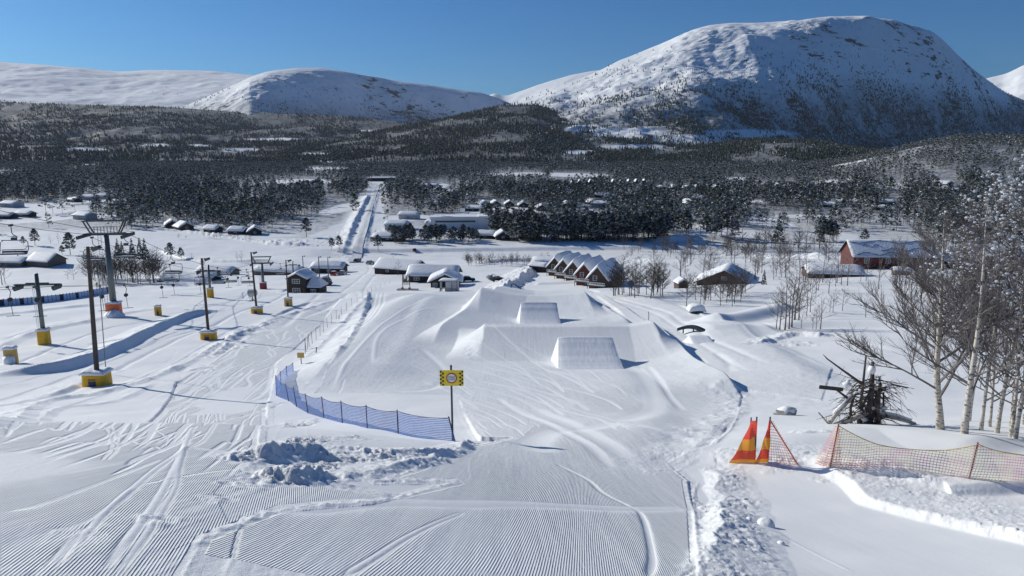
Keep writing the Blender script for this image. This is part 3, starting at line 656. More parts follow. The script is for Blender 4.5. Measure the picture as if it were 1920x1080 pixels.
def forest_points():
    r = np.random.default_rng(5); out = []
    for (y0, y1, sp_) in ((402, 445, 4.6), (445, 900, 6.9), (900, 1950, 8.6)):
        n = int((y1 ** 2 - y0 ** 2) * .85 / sp_ ** 2 * 1.25)
        y = np.sqrt(r.uniform(y0 ** 2, y1 ** 2, n)); x = y * r.uniform(-.86, .86, n)
        d = fbm(x / 70, y / 110, 3, 81) + .9 * fbm(x / 22, y / 34, 3, 82); keep = r.random(n) < .64 + 1.8 * d + .25 * sst(700, 1400, y)
        u, v = proj(x, y, -54.0 + 0 * y)
        lim = 412 + 8 * vnoise(x / 40, y * 0, 4) + 12 * (x < -60) * sst(-60, -110, x) + 30 * sst(-150, -260, x)
        keep &= y > lim
        for cx, cy, rx, ry in CLRW:
            keep &= ((x - cx) / rx) ** 2 + ((y - cy) / ry) ** 2 > 1 + .5 * vnoise(x / 9, y / 9, 6)
        hh = 13.5 * F / y; vm = v - .55 * hh
        for (cu, cv, a, b) in CLR + VISB: keep &= ~((((u - cu) / a) ** 2 + ((vm - cv) / (b + 1.5)) ** 2 < 1 + .8 * vnoise(x / 9, y / 9, 6)) & (r.random(n) < .85))
        keep &= r.random(n) < np.where((u > 1250) & (v > 335), .8, 1) * np.where((u < 330) & (v > 350), .6, 1) * np.where((u >= 330) & (u < 640) & (v > 335), .78, 1)
        keep &= ~((u > 722) & (u < 915) & (y < 474))
        m, dd, _ = pdist(x, y, ROADP, 17)
        if len(m): keep[m[(dd < 9) & (dd > -8)]] = False
        for cx, cy, rr in KEEP: keep &= ~((np.abs(x - cx) < rr * .9) & (y < cy + rr * .7) & (y > cy - rr - 26))
        out.append(np.stack([x[keep], y[keep]], 1))
    return out
def mountain_points(n):
    """trees on the mountain flanks; z by bilinear lookup in each layer mesh, kept where that layer is the top one"""
    r = np.random.default_rng(6); P_ = []
    plan = [(LA, int(n * .38), 150), (LC, int(n * .22), 600), (LF, int(n * .30), 600), (LG, int(n * .12), 600), (LB2, int(n * .07), 170), (LB1, int(n * .05), 180)]
    for Ld, k, zt in plan:
        V = Ld['V']; nr = int((Ld['s'] <= 1).sum()); nc = V.shape[1]
        i = r.uniform(0, nr - 2, k * 3); j = r.uniform(0, nc - 2, k * 3)
        i0 = i.astype(int); j0 = j.astype(int); a = (i - i0)[:, None]; b = (j - j0)[:, None]
        p = (V[i0, j0] * (1 - a) + V[i0 + 1, j0] * a) * (1 - b) + (V[i0, j0 + 1] * (1 - a) + V[i0 + 1, j0 + 1] * a) * b
        zt2 = zt + 240 * fbm(p[:, 0] / 600, p[:, 1] / 600, 4, 91)
        if Ld is LA: zt2 = zt2 + 200 * sst(500, 1500, p[:, 0])
        pr = sst(zt2 + 60, zt2 - 130, p[:, 2]) * .95 + .10 * sst(zt2 + 220, zt2, p[:, 2])
        pr = pr * np.clip(.70 + 2.1 * fbm(p[:, 0] / 130, p[:, 1] / 170, 4, 92), .04, 1) * (p[:, 1] > 1900)
        u, v = proj(p[:, 0], p[:, 1], p[:, 2])
        for cu, cv, ru, rv in HCLR:
            g = ((u - cu) / ru) ** 2 + ((v - cv) / rv) ** 2
            pr = pr * np.where(g < 1.2 + .6 * vnoise(p[:, 0] / 40, p[:, 1] / 40, 3), .05 if rv < 6 else .25, 1)
        m = r.random(len(p)) < pr; p = p[m][:k]; P_.append(p)
    return np.concatenate(P_)
CONE = [withtrunk(pine_np(40 + i, 30, 12, 0, 1), 12, .16, .8) for i in range(5)] + [withtrunk(pine_np(60 + i, 30, 13, 1, 1), 13, .15) for i in range(2)]
CHEAP = [cheap_np(70 + i, 11, i % 3 == 2) for i in range(7)]
PINE_PROTO = []
def make_pine_proto(seed, kind, H_, n):
    V, T, M = pine_np(seed, n, H_, kind, 2)
    cm = npmesh('crown', V, T, FMATS[:3], M, False)
    mb = MB(); mb.tube([(0, 0, -.8), (.1, 0, H_ * .3), (-.1, .1, H_ * .6), (0, 0, H_ * .93)], [.2, .16, .1, .03], 6)
    r = random.Random(seed)
    for i in range(12 if kind == 0 else 4):
        z = H_ * (.25 + .06 * i); a = r.uniform(0, 6.28); l = H_ * .17 * (1 - i / 22)
        mb.tube([(0, 0, z), (l * .6 * math.cos(a), l * .6 * math.sin(a), z + l * .2), (l * math.cos(a), l * math.sin(a), z + l * .15)], [.07, .04, .02], 4)
    return cm, mb.mesh('trunk', MAT['bark'])
def place_tree(proto, name, label, cat, group, x, y, z, s, rz):
    t = thing(name, label, cat, (x, y, z), rz, group); t.scale = (s, s, s)
    link('crown', proto[0], t); link('trunk', proto[1], t)
    if len(proto) > 2: link('branch_snow', proto[2], t)
    return t
# ---------------------------------------------------------------- bare broadleaved trees
def bare_tree(seed, H_, lean=(0, 0), dens=1.0, levels=4, k=4, r0=.11, spread=.55, snow=0, lowest=.18, curve=None, thin=1.0, droop=0.0):
    r = random.Random(seed); T = MB(); B = MB(); S = MB()
    n = 12; pts = []
    for i in range(n + 1):
        f = i / n; x = lean[0] * f + (curve(f) if curve else .03 * H_ * math.sin(f * 5 + seed) * f); y = lean[1] * f + .02 * H_ * math.sin(f * 4 + seed * 2); pts.append(Vector((x, y, H_ * f - (.5 if i == 0 else 0))))
    rs = [max(.008, r0 * (1.35 if i == 0 else 1) * (1 - i / n) ** .8 * (1 if i else 1)) for i in range(n + 1)]
    T.tube(pts, rs, 8)
    def grow(p, d, L, rad, lev):
        m = 5 if lev <= 1 else (4 if lev == 2 else 3); q = [p]; dd = d.copy()
        for i in range(m):
            dd = (dd + Vector((r.uniform(-.2, .2), r.uniform(-.2, .2), r.uniform(-.08, .16) - droop * lev))).normalized(); q.append(q[-1] + dd * L / m)
        kk = max(3, k - lev); B.tube(q, [rad * (1 - .75 * i / m) * thin for i in range(m + 1)], kk, 0, False)
        if snow and lev >= 2:
            for i in range(1, m + 1):
                if r.random() < snow: B.blob(q[i] + Vector((0, 0, .02)), r.uniform(.025, .075), r, 1, .6)
        if lev >= levels: return
        c = {1: 6, 2: 5, 3: 4}.get(lev, 3); c = max(2, int(c * dens + r.random()))
        for j in range(c):
            f = .25 + .75 * (j + r.random()) / c; i = min(m - 1, int(f * m)); pp = q[i].lerp(q[i + 1], f * m - i)
            side = Vector((r.uniform(-1, 1), r.uniform(-1, 1), r.uniform(-.4, .9))); nd = (dd * .95 + side * .75).normalized()
            grow(pp, nd, L * r.uniform(.38, .62) * (1.15 - .4 * f), rad * .5, lev + 1)
    nb = int(15 * dens)
    for i in range(nb):
        f = lowest + (.97 - lowest) * (i + r.random() * .8) / nb; j = min(n - 1, int(f * n)); p = pts[j].lerp(pts[j + 1], f * n - j)
        a = i * 2.4 + r.random(); up = r.uniform(.35, .9); d = Vector((math.cos(a), math.sin(a), up)).normalized()
        grow(p, d, H_ * spread * (1 - f) ** .75 * r.uniform(.7, 1.1) + H_ * .04, r0 * .42 * (1 - f) ** .7 + .006, 1)
    return T, B, S
print('trees ready')
# ---------------------------------------------------------------- buildings
def snowslab(mb, xs, zf, y0, y1, th, mi=0, ny=8, over=.0, seed=0):
    """thick rounded snow lying on a roof; zf(x) roof height, ridge along y"""
    r = random.Random(seed); n = len(xs); rows = []
    ys = [y0 + (y1 - y0) * (.5 - .5 * math.cos(math.pi * k / ny)) for k in range(ny + 1)]
    top = []; bot = []
    for y in ys:
        a = (y - y0) / (y1 - y0) * 2 - 1; ey = max(0, 1 - abs(a) ** 7) ** .5
        rt = []; rb = []
        for i, x in enumerate(xs):
            b = (x - xs[0]) / (xs[-1] - xs[0]) * 2 - 1; ex = max(0, 1 - abs(b) ** 8) ** .5
            rt.append((x, y, zf(x) + .03 + th * (.12 + .88 * ex * ey) * (1 + .12 * math.sin(y * 1.1 + seed + b * 3)))); rb.append((x, y, zf(x) + .005))
        top.append(rt); bot.append(rb)
    V = [p for q in top for p in q] + [p for q in bot for p in q]; m = ny + 1; off = m * n; Fs = []
    for i in range(ny):
        for j in range(n - 1):
            a = i * n + j; Fs.append((a, a + 1, a + n + 1, a + n)); Fs.append((off + a, off + a + n, off + a + n + 1, off + a + 1))
        for j in (0, n - 1):
            a = i * n + j; q = (a, a + n, off + a + n, off + a); Fs.append(q if j == 0 else q[::-1])
    for i in (0, ny):
        for j in range(n - 1):
            a = i * n + j; q = (a, off + a, off + a + 1, a + 1); Fs.append(q if i == 0 else q[::-1])
    mb.add(V, Fs, mi)
def gable(t, w, l, h, rh, wall, eave=.5, snow=.5, seed=0, wins=(), door=None, base=.3, trim=None, chimney=False, roofmat=None):
    """ridge along local y; front gable faces -y. wins: (side, pos, z, w, h); side f/b/l/r"""
    mb = MB(); mb.prism([(-w / 2, -base - 1.2), (w / 2, -base - 1.2), (w / 2, h), (0, h + rh), (-w / 2, h)], -l / 2, l / 2); mb.obj('wall', wall, t)
    s = rh / (w / 2); xe = w / 2 + eave; rf = MB()
    zr = lambda x: h + rh - abs(x) * s
    for sg in (-1, 1):
        rf.prism([(0, zr(0) + .02), (sg * xe, zr(xe) + .02), (sg * xe, zr(xe) - .13), (0, zr(0) - .13)], -l / 2 - eave, l / 2 + eave)
    ro = rf.obj('roof', roofmat or MAT['darkwood'], t)
    if snow:
        sm = MB(); xs = [xe * 1.03 * k / 9 for k in range(-9, 10)]
        rnd = .55 * s * w * .12
        snowslab(sm, xs, lambda x: zr(min(abs(x), xe)) + .03 - (rnd * math.exp(-(x / (w * .10)) ** 2) if snow > .3 else 0) * .0, -l / 2 - eave * 1.05, l / 2 + eave * 1.05, snow, seed=seed); sm.obj('roof_snow', MAT['snow'], ro, True)
    for k, (sd, p, z, ww, wh) in enumerate(wins):
        f = MB(); g = MB()
        def rect(m, ww, wh, d0, d1, zz=z, pp=p):
            if sd in 'fb':
                y = -l / 2 if sd == 'f' else l / 2; sg = -1 if sd == 'f' else 1; a, b = sorted((y + sg * d0, y + sg * d1)); m.box(pp - ww / 2, pp + ww / 2, a, b, zz - wh / 2, zz + wh / 2)
            else:
                x = -w / 2 if sd == 'l' else w / 2; sg = -1 if sd == 'l' else 1; a, b = sorted((x + sg * d0, x + sg * d1)); m.box(a, b, pp - ww / 2, pp + ww / 2, zz - wh / 2, zz + wh / 2)
        rect(g, ww, wh, .012, .03); e = .09
        rect(f, ww + 2 * e, e, .01, .07, z + wh / 2 + e / 2); rect(f, ww + 2 * e, e, .01, .07, z - wh / 2 - e / 2)
        rect(f, e, wh, .01, .06, z, p - ww / 2 - e / 2); rect(f, e, wh, .01, .06, z, p + ww / 2 + e / 2)
        for q in range(1, max(1, int(ww / .55))): rect(f, .06, wh, .032, .05, z, p - ww / 2 + ww * q / max(1, int(ww / .55)))
        rect(f, ww, .05, .032, .045, z)
        fo = f.obj('window', MAT['white'], t); g.obj('pane', MAT['glass'], fo)
    if door:
        sd, p, ww, wh = door; d = MB(); y = -l / 2
        d.box(p - ww / 2, p + ww / 2, y - .05, y - .012, 0, wh); do = d.obj('door', MAT['brownwood'], t)
        hn = MB(); hn.box(p + ww / 2 - .2, p + ww / 2 - .12, y - .10, y - .052, wh * .48, wh * .53); hn.obj('handle', MAT['steel'], do)
    if chimney:
        c = MB(); c.box(-.35 + .8, .35 + .8, -.35, .35, h + rh - 1.2, h + rh + .9); c.obj('chimney', MAT['concrete'], ro)
    if trim:
        b = MB()
        for sg in (-1, 1): b.prism([(0, zr(0) + .04), (sg * xe, zr(xe) + .04), (sg * xe, zr(xe) - .22), (0, zr(0) - .22)], -l / 2 - eave - .04, -l / 2 - eave - .003)
        b.obj('barge_board', trim, t)
    return t
def keep(x, y, r): KEEP.append((x, y, r))
# black two storey ski lodge at the lift
x, y, z = atY(567, 208)
t = thing('lift_house', 'black two storey wooden lift house with white windows and a rounded snow roof', 'house', (x, y, z - .3), R(-8)); W = sz(35, x, y, z); hh = sz(28, x, y, z)
gable(t, 5.4, 6.5, 5.0, 1.3, MAT['darkwood'], .5, .7, 3, [('f', -.3, 4.1, 2.1, 1.1), ('f', -.3, 1.5, 2.1, 1.1), ('l', 0, 4.0, 1.0, 1.0)], ('f', 1.9, .9, 2.0))
t2 = MB(); t2.prism([(2.7, -1.5), (6.2, -1.5), (6.2, 2.6), (2.7, 2.6)], -2.6, 2.8); a_ = t2.obj('annex', MAT['darkwood'], t)
t2 = MB(); t2.add([(2.45, -3.0, 2.6), (6.7, -3.0, 2.5), (5.6, -.2, 5.0), (3.4, -.2, 5.2), (2.45, 3.1, 2.6), (6.7, 3.1, 2.5), (6.7, -3.0, 2.35), (2.45, -3.0, 2.35), (6.7, 3.1, 2.35), (2.45, 3.1, 2.35)],
    [(0, 1, 2, 3), (3, 2, 5, 4), (1, 5, 2), (0, 3, 4), (7, 6, 1, 0), (6, 8, 5, 1), (8, 9, 4, 5), (9, 7, 0, 4), (7, 9, 8, 6)]); t2.obj('annex_roof', MAT['snow'], a_)
w3 = MB(); w3.box(3.7, 5.2, -2.66, -2.612, .7, 1.8); wo = w3.obj('window', MAT['white'], a_); w3 = MB()
for k in range(3): w3.box(3.8 + k * .48, 4.16 + k * .48, -2.69, -2.665, .8, 1.7)
w3.obj('pane', MAT['glass'], wo); keep(x, y, 8)
# long barn, shed, lodges
def bld(name, lab, cat, u, Y, rz, w, l, h, rh, mat, group=None, dz=0, **k):
    x, y, z = atY(u, Y); t = thing(name, lab, cat, (x, y, z + dz), R(rz), group); gable(t, w, l, h, rh, mat, **k); keep(x, y, max(w, l) / 2 + 2); return t
bld('barn', 'long dark barn with a smooth snowy roof seen between the car park and the lodge', 'barn', 752, 268, -114, 9, 17, 2.6, 2.6, MAT['darkwood'], eave=.6, snow=.35, seed=4, wins=[('r', -3, 1.4, 1, .7)])
bld('storage_shed', 'low long shed with red doors under a thick rounded snow roof beside the car park', 'shed', 618, 288, -96, 6.5, 12.5, 2.4, 1.3, MAT['darkwood'], eave=.6, snow=.9, seed=5, wins=[('r', -4, 1.2, 1.6, .9), ('r', 1, 1.2, 1.6, .9)])
tL = bld('ski_lodge', 'dark wooden ski lodge with veranda and two snow covered roofs', 'lodge', 815, 236, -96, 8, 15, 3.0, 2.0, MAT['darkwood'], eave=.9, snow=.7, seed=6, wins=[('r', -5, 1.6, 1.6, 1), ('r', 5, 1.6, 1.6, 1)])
ver = MB()
for k in range(9):
    a = -8.6 + k * .5; ver.box(2.2 + k * .55 - 2, 2.35 + k * .55 - 2, -9.2 + .0 * k, -9.1, 0, 1.1)
ver.box(-2.6, 4.8, -9.25, -9.15, 1.05, 1.15); ver.box(-2.6, 4.8, -9.2, -8.0, -.2, .0)
for xx in (-2.5, 1, 4.7): ver.box(xx - .1, xx + .1, -9.2, -9.0, -.2, 2.9)
ver.obj('veranda', MAT['wood'], tL)
bld('gable_lodge', 'dark gabled lodge wing under a thick arched snow roof behind the glass shelter', 'lodge', 836, 222, 2, 8.6, 8, 2.3, 2.0, MAT['darkwood'], eave=.9, snow=.9, seed=7, wins=[('f', 0, 3.0, .8, .5), ('f', -3, 1.1, 1.2, .9), ('f', 3, 1.1, 1.2, .9)])
# glass shelter
x, y, z = atY(843, 199); t = thing('glass_shelter', 'small glazed shelter with black posts and a flat snowy roof in front of the lodge', 'shelter', (x, y, z), R(-8))
m = MB()
for xx in (-2.4, -.9, .9, 2.4):
    for yy in (-1.2, 1.2): m.box(xx - .07, xx + .07, yy - .07, yy + .07, -.5, 2.9)
for yy in (-1.2, 1.2): m.box(-2.4, 2.4, yy - .05, yy + .05, .9, 1.0); m.box(-2.5, 2.5, yy - .06, yy + .06, 2.9, 3.1)
m.obj('frame', MAT['dsteel'], t); g = MB()
for a, b in ((-.83, .83), (.97, 2.33)): g.box(a, b, -1.21, -1.19, .1, 2.85)
for xx in (-2.4, 2.4): g.box(xx - .01, xx + .01, -1.1, 1.1, .1, 2.85)
g.obj('pane', MAT['grey'], t); s = MB(); snowslab(s, [-2.7 + .54 * k for k in range(11)], lambda q: 3.12, -1.5, 1.5, .35, seed=2); s.obj('roof_snow', MAT['snow'], t, True)
# lift notice frame
x, y, z = atY(762, 212); t = thing('notice_frame', 'tall gridded notice board between two posts on a low concrete base', 'board', (x, y, z), R(-6)); m = MB()
for xx in (-1.05, 1.05): m.box(xx - .08, xx + .08, -.08, .08, -.5, 4.6)
m.obj('post', MAT['darkwood'], t); m = MB()
for k in range(7): m.box(-.95, .95, -.04, .04, 1.6 + k * .33, 1.68 + k * .33)
for k in range(5): m.box(-.97 + k * .47, -.91 + k * .47, -.035, .035, 1.6, 3.66)
m.obj('grid_panel', MAT['dsteel'], t); m = MB(); m.box(-2.6, 3.4, -1.2, .8, -.6, .35); m.obj('concrete_base', MAT['concrete'], t); m = MB()
m.box(-1.4, -.8, -.5, -.1, .36, .8); m.obj('red_box', MAT['red'], t); m = MB(); m.box(.7, 1.3, -.5, -.1, .36, .8); m.obj('red_box', MAT['red'], t)
# row of red terrace houses
def row_house(i, u, Y):
    x, y, z = atY(u, Y); labs = ['far end', 'second from the far end', 'middle', 'second from the near end', 'near end']
    t = thing('row_house', 'red terraced house with snowy gable and balcony, ' + labs[i] + ' of its row', 'row house', (x, y, z - 1.9), R(-28), 'red terraced houses beside the park')
    gable(t, 5.2, 12, 5.6, 2.9, MAT['redwood'] if i == 3 else MAT['brownwood'], .7, 1.0, i, [('f', -.9, 5.2, 1.0, 1.2), ('f', .9, 2.2, 1.3, 1.5)], ('f', -1.2, .9, 2.0), trim=MAT['white'])
    m = MB(); m.box(-2.5, 2.5, -7.6, -6.05, 3.3, 3.45)
    for xx in (-2.5, 2.4): m.box(xx, xx + .14, -7.6, -7.46, 0, 4.4)
    m.obj('balcony', MAT['brownwood'], t); m = MB()
    m.box(-2.5, 2.5, -7.66, -7.61, 4.25, 4.4)
    for k in range(11): m.box(-2.45 + k * .48, -2.33 + k * .48, -7.65, -7.61, 3.46, 4.24)
    m.box(-2.4, 2.4, -7.5, -6.3, 3.46, 3.72); m.obj('balcony_rail', MAT['white'], t); keep(x, y, 7)
for i, (u, Y) in enumerate([(1055, 251), (1071, 238), (1090, 225), (1111, 212), (1136, 200)]): row_house(i, u, Y)
bld('cabin', 'dark flat cabin with snow slabs behind the red terrace', 'cabin', 1033, 276, -102, 7, 13, 3.0, .7, MAT['darkwood'], eave=.8, snow=1.1, seed=9)
bld('cabin', 'low dark cabin end with a thin snow cap left of the red terrace', 'cabin', 1012, 262, -120, 5, 6, 2.6, .6, MAT['darkwood'], eave=.5, snow=.5, seed=10)
# brown hut among birches, small one beside it
bld('hut', 'large dark brown gabled hut half hidden by bare trees', 'hut', 1362, 196, -22, 14, 13, 1.2, 3.4, MAT['brownwood'], eave=.8, snow=.25, seed=11, roofmat=MAT['brownwood'], wins=[('f', 0, 2.4, 1.2, .7)])
bld('small_shed', 'tiny red brown shed with a snowy roof left of the brown hut', 'shed', 1277, 182, 10, 2.6, 3, 1.6, .8, MAT['brownwood'], eave=.25, snow=.4, seed=12)
# big red barn
tB = bld('red_barn', 'large red wooden barn with a snow streaked roof', 'barn', 1662, 238, -94, 11, 25.5, 3.4, 4.2, MAT['redwood'], eave=.7, snow=.22, seed=13, dz=1.4, wins=[('r', -8.6, 1.7, 1.3, 1.6), ('r', 7.5, 1.7, 1.3, 1.6), ('r', -2, 1.7, 1.3, 1.6)])
mw = MB(); mw.box(5.52, 5.6, 3.2, 5.2, -.5, 3.0); mw.obj('barn_door', MAT['wood'], tB)
for k, (xa, y0, y1) in enumerate([(.9, -13, 10), (3.6, -4, 9), (5.2, -12, 2), (2.4, -9, -3)]):
    mw = MB(); mw.tube([(xa + .5 * math.sin(q * .8 + k), y0 + (y1 - y0) * q / 14, 3.4 + 4.2 - (xa + .5 * math.sin(q * .8 + k)) * 4.2 / 5.5 + .27) for q in range(15)], [.05 + .09 * abs(math.sin(q * 1.3)) for q in range(15)], 5); mw.obj('roof_crack', MAT['darkwood'], tB)
bld('long_cabin', 'low cabin buried under a thick sheet of snow in front of the red barn', 'cabin', 1560, 212, -100, 9, 15, 1.5, 1.3, MAT['brownwood'], eave=.5, snow=.8, seed=14, dz=-.2)
bld('shed', 'small brown shed with grey roof below the red barn door', 'shed', 1690, 212, -100, 3, 4.6, 1.5, .6, MAT['wood'], eave=.3, snow=.3, seed=15)
bld('house', 'pale wooden house with a grey snowy roof behind the frosted birches', 'house', 1855, 232, -98, 9, 15, 3.2, 3.0, MAT['wood'], eave=.6, snow=.3, seed=16, dz=1)
bld('shed', 'low dark shed joined to the right end of the red barn', 'shed', 1755, 236, -96, 7, 9, 2.2, 1.5, MAT['darkwood'], eave=.4, snow=.35, seed=17, dz=.6)
# left cabins by the piste
bld('low_cabin', 'long low cabin under wind shaped snow beside the left pistes', 'cabin', 355, 262, -104, 9, 20, .9, 1.3, MAT['darkwood'], eave=.8, snow=1.1, seed=18, dz=-.3)
bld('low_cabin', 'grey low cabin with a long sagging snow roof behind the drag lift', 'cabin', 408, 288, -102, 7, 15, 1.5, 1.4, MAT['wood'], eave=.6, snow=.9, seed=19)
bld('long_shed', 'long low shed with thick level snow at the lower chairlift station', 'shed', 525, 286, -102, 8, 19, 1.8, 1.0, MAT['wood'], eave=.6, snow=.9, seed=20)
bld('farm_house', 'grey roofed farm house behind the empty chair at the left edge', 'house', 88, 318, -108, 9, 12, 2.4, 2.8, MAT['wood'], eave=.6, snow=.35, seed=21)
bld('farm_shed', 'low snow covered shed left of the grey roofed farm house', 'shed', 22, 318, -96, 7, 15, 2.0, 1.6, MAT['wood'], eave=.6, snow=.5, seed=22)
# valley halls
x, y, z = atY(857, 486); t = thing('sports_hall', 'big white flat roofed hall with a dark window band', 'hall', (x, y, z), R(4)); m = MB()
m.box(-17, 14, -7, 9, -1, 7.2); m.box(14, 22, -9, 10, -1, 7.6); m.obj('wall', MAT['white'], t); m = MB(); m.box(-14, 12, -7.06, -7.02, 4.0, 5.2); m.obj('window', MAT['glass'], t)
m = MB(); m.box(-17.4, 14.0, -7.4, 9.4, 7.2, 7.7); m.box(14.02, 22.4, -9.4, 10.4, 7.6, 8.1); m.obj('roof', MAT['snow'], t)
m = MB(); m.tube([(-19, -6, 2.4), (-19, 7, 2.4)], 2.5, 14); m.obj('tunnel_entrance', MAT['white'], t, True); keep(x, y, 13)
x, y, z = atY(716, 1110); t = thing('open_hall', 'wide open sided hall with a bright flat snowy roof at the end of the road', 'hall', (x, y, z), R(8)); m = MB(); m.box(-22, 20, -11, 14, 4.6, 5.6); m.obj('roof', MAT['snow'], t); m = MB()
m.box(-21, 19, -8, 12, -1, 4.5); m.obj('wall', MAT['darkwood'], t); keep(x, y, 24)
VISB += [(857, 414, 56, 11), (716, 336, 30, 8), (760, 408, 40, 8)]
# cabins scattered in the valley: (u, v, width m, length m, turn, wall)
CB = [(730, 449, 7, 17, 82, 0, 'long low cabin with a white roof between the road and the pine stand'), (345, 428, 9, 12, 40, 1, 'brown gabled cabin under the blue shaded roof beside the left field'), (322, 424, 8, 10, 30, 0, 'dark cabin wing with heaped snow left of the brown gabled cabin'),
      (478, 437, 8, 9, 20, 0, 'dark cabin with domed snow at the left forest edge, right of a lower flat one'), (447, 436, 7, 10, 80, 0, 'flat snowy cabin at the left forest edge next to the domed one'), (400, 433, 7, 9, 70, 0, 'dark low cabin under the pines of the left forest edge'),
      (22, 386, 11, 16, 75, 2, 'grey barn shaped cabin near the left edge of the valley'), (140, 376, 8, 13, 60, 0, 'snow capped cabin alone in the left valley pines'), (170, 373, 8, 15, 80, 2, 'pale roofed cabin in a pair in the left valley pines, left one'), (190, 371, 8, 16, 85, 2, 'pale roofed cabin in a pair in the left valley pines, right one'),
      (160, 409, 9, 14, 65, 2, 'blue shaded roof cabin above the near left field'), (12, 407, 9, 12, 85, 0, 'snow heaped cabin at the far left above the field'), (48, 404, 8, 12, 80, 0, 'second snow heaped cabin at the far left above the field'),
      (580, 340, 14, 26, 60, 0, 'broad domed roof building in the distant pines left of the road'), (745, 427, 9, 14, 84, 2, 'square white roofed house right beside the road'), (768, 408, 8, 14, 80, 2, 'blue grey roofed house behind the square white one'),
      (806, 350, 10, 20, 85, 2, 'large white roofed house above two smaller ones right of the road'), (822, 356, 9, 12, 10, 0, 'domed dark cabin in front of the large white roofed house'), (850, 362, 8, 13, 80, 0, 'dark flat cabin in the clearing right of the domed one'), (893, 352, 9, 22, 86, 2, 'long white roofed cabin in the middle pines'),
      (890, 393, 9, 14, 75, 0, 'thick roofed dark cabin just behind the sports hall'), (908, 385, 8, 11, 15, 0, 'leftmost small gable in the cabin row right of the hall'), (928, 384, 8, 11, 15, 0, 'second small gable in the cabin row right of the hall'), (955, 384, 8, 10, 5, 0, 'third small gable in the cabin row right of the hall'), (981, 386, 8, 10, 5, 0, 'fourth small gable in the cabin row right of the hall'),
      (1014, 392, 8, 11, 8, 0, 'lone domed cabin in a clearing below the cabin row'), (1063, 386, 10, 13, 8, 0, 'wide domed cabin with a dark gable in the middle pines'), (1108, 381, 8, 11, 20, 0, 'snow capped cabin with a blue shaded yard'), (1125, 386, 9, 14, 75, 2, 'blue shaded roof cabin right of the snow capped one'),
      (912, 444, 8, 11, 78, 0, 'blue grey roof cabin at the river edge under pines'), (941, 446, 8, 9, 10, 0, 'dark gabled cabin with domed snow at the river edge'), (1030, 421, 7, 10, 80, 2, 'pale roof cabin deep in the middle pine stand'), (1120, 412, 8, 12, 84, 2, 'white roofed cabin in the small clearing of the middle pines'),
      (1128, 368, 9, 16, 80, 0, 'flat snow topped cabin below the steep gables'), (1145, 371, 8, 12, 84, 0, 'second flat snow topped cabin below the steep gables'), (1170, 366, 9, 11, 20, 0, 'domed cabin right of the flat snow topped ones'),
      (1238, 354, 9, 12, 10, 0, 'first domed roof in the long far cabin row'), (1262, 353, 9, 12, 10, 0, 'second domed roof in the long far cabin row'), (1285, 354, 9, 12, 10, 0, 'third domed roof in the long far cabin row'), (1308, 353, 9, 12, 10, 0, 'fourth domed roof in the long far cabin row'), (1340, 353, 9, 12, 12, 0, 'last domed roof in the long far cabin row'),
      (1290, 382, 8, 11, 20, 0, 'small cabin in the right middle pines'), (1308, 373, 8, 12, 70, 0, 'snow slab roof cabin in the right middle pines'), (1650, 392, 8, 13, 75, 0, 'dark fronted cabin with stacked snow in the right valley'), (1553, 386, 8, 12, 70, 0, 'small dark cabin in the right valley left of the dark fronted one'), (1660, 381, 7, 14, 80, 0, 'long snow covered cabin above the dark fronted one'),
      (1766, 347, 14, 18, 35, 2, 'large blue shaded gabled house on the right hillside foot'), (1770, 357, 9, 12, 80, 0, 'thick snow roof in front of the large blue shaded house'), (1795, 357, 9, 12, 80, 0, 'thick snow roof right of the large blue shaded house front'), (1847, 345, 9, 12, 15, 0, 'small domed cabin on the right hillside'), (1885, 351, 9, 13, 78, 0, 'snow sheeted cabin at the right hillside edge'),
      (1855, 392, 8, 16, 80, 0, 'long pale cabin behind the frosted birches')]
TW = [MAT['darkwood'], MAT['brownwood'], MAT['grey']]
for i, (u, v, w_, l_, rz, mt, lab) in enumerate(CB):
    x, y, z = hit(u, v + 2); sm_ = 1.0
    t = thing('cabin', lab, 'cabin', (x, y, z), R(rz - 180 if rz > 50 else rz), 'snow covered cabins in the valley'); VISB.append((u, v - 3, w_ * 1.2 + 3, 5))
    gable(t, w_, l_, 2.3 if mt != 2 else 3.2, 1.5 if rz > 50 else 2.4, TW[mt], .8, .95, i, [('f', 0, 1.5, 1.4, 1.0)] + ([('r', 0, 1.5, 1.6, 1.0)] if rz > 50 else [])); keep(x, y, max(w_, l_) / 2)
for i, u in enumerate([1073, 1086, 1106, 1149, 1163, 1178, 1192, 1207]):
    n_ = ['first', 'second', 'third', 'fourth', 'fifth', 'sixth', 'seventh', 'eighth'][i]; x, y, z = atY(u, 960); VISB.append((u, 345, 8, 7))
    t = thing('steep_cabin', n_ + ' from the left of the steep dark triangular gables in the far pines', 'cabin', (x, y, z), R(3), 'steep triangular cabins')
    gable(t, 9.5, 9, 1.5, 8.5, MAT['darkwood'], .5, .12, i, [('f', 0, 3, 2, 1.5)]); keep(x, y, 8)
# ---------------------------------------------------------------- road and river
def strip(name, L, w, mat, label, lift=.06, fn=None):
    V = []; n = len(L)
    for i, p in enumerate(L):
        d = L[min(i + 1, n - 1)] - L[max(i - 1, 0)]; d = d / np.hypot(*d); q = np.array([d[1], -d[0]])
        for s_ in np.linspace(-1, 1, 5):
            X_, Y_ = p + q * s_ * w / 2; V.append((X_, Y_, Hs(X_, Y_) + lift))
    V = np.array(V); me = npmesh(name, V, gridfaces(n, 5), [mat]); return tag(link(name, me), label, kind='structure')
packed = mat_snow('packed_snow', (.66, .68, .71))
rd = smooth(pxl([(662, 492), (672, 462), (684, 425), (697, 380), (708, 350)]), 16); strip('road', rd, 5, packed, 'straight snow covered road running up the valley', .5)
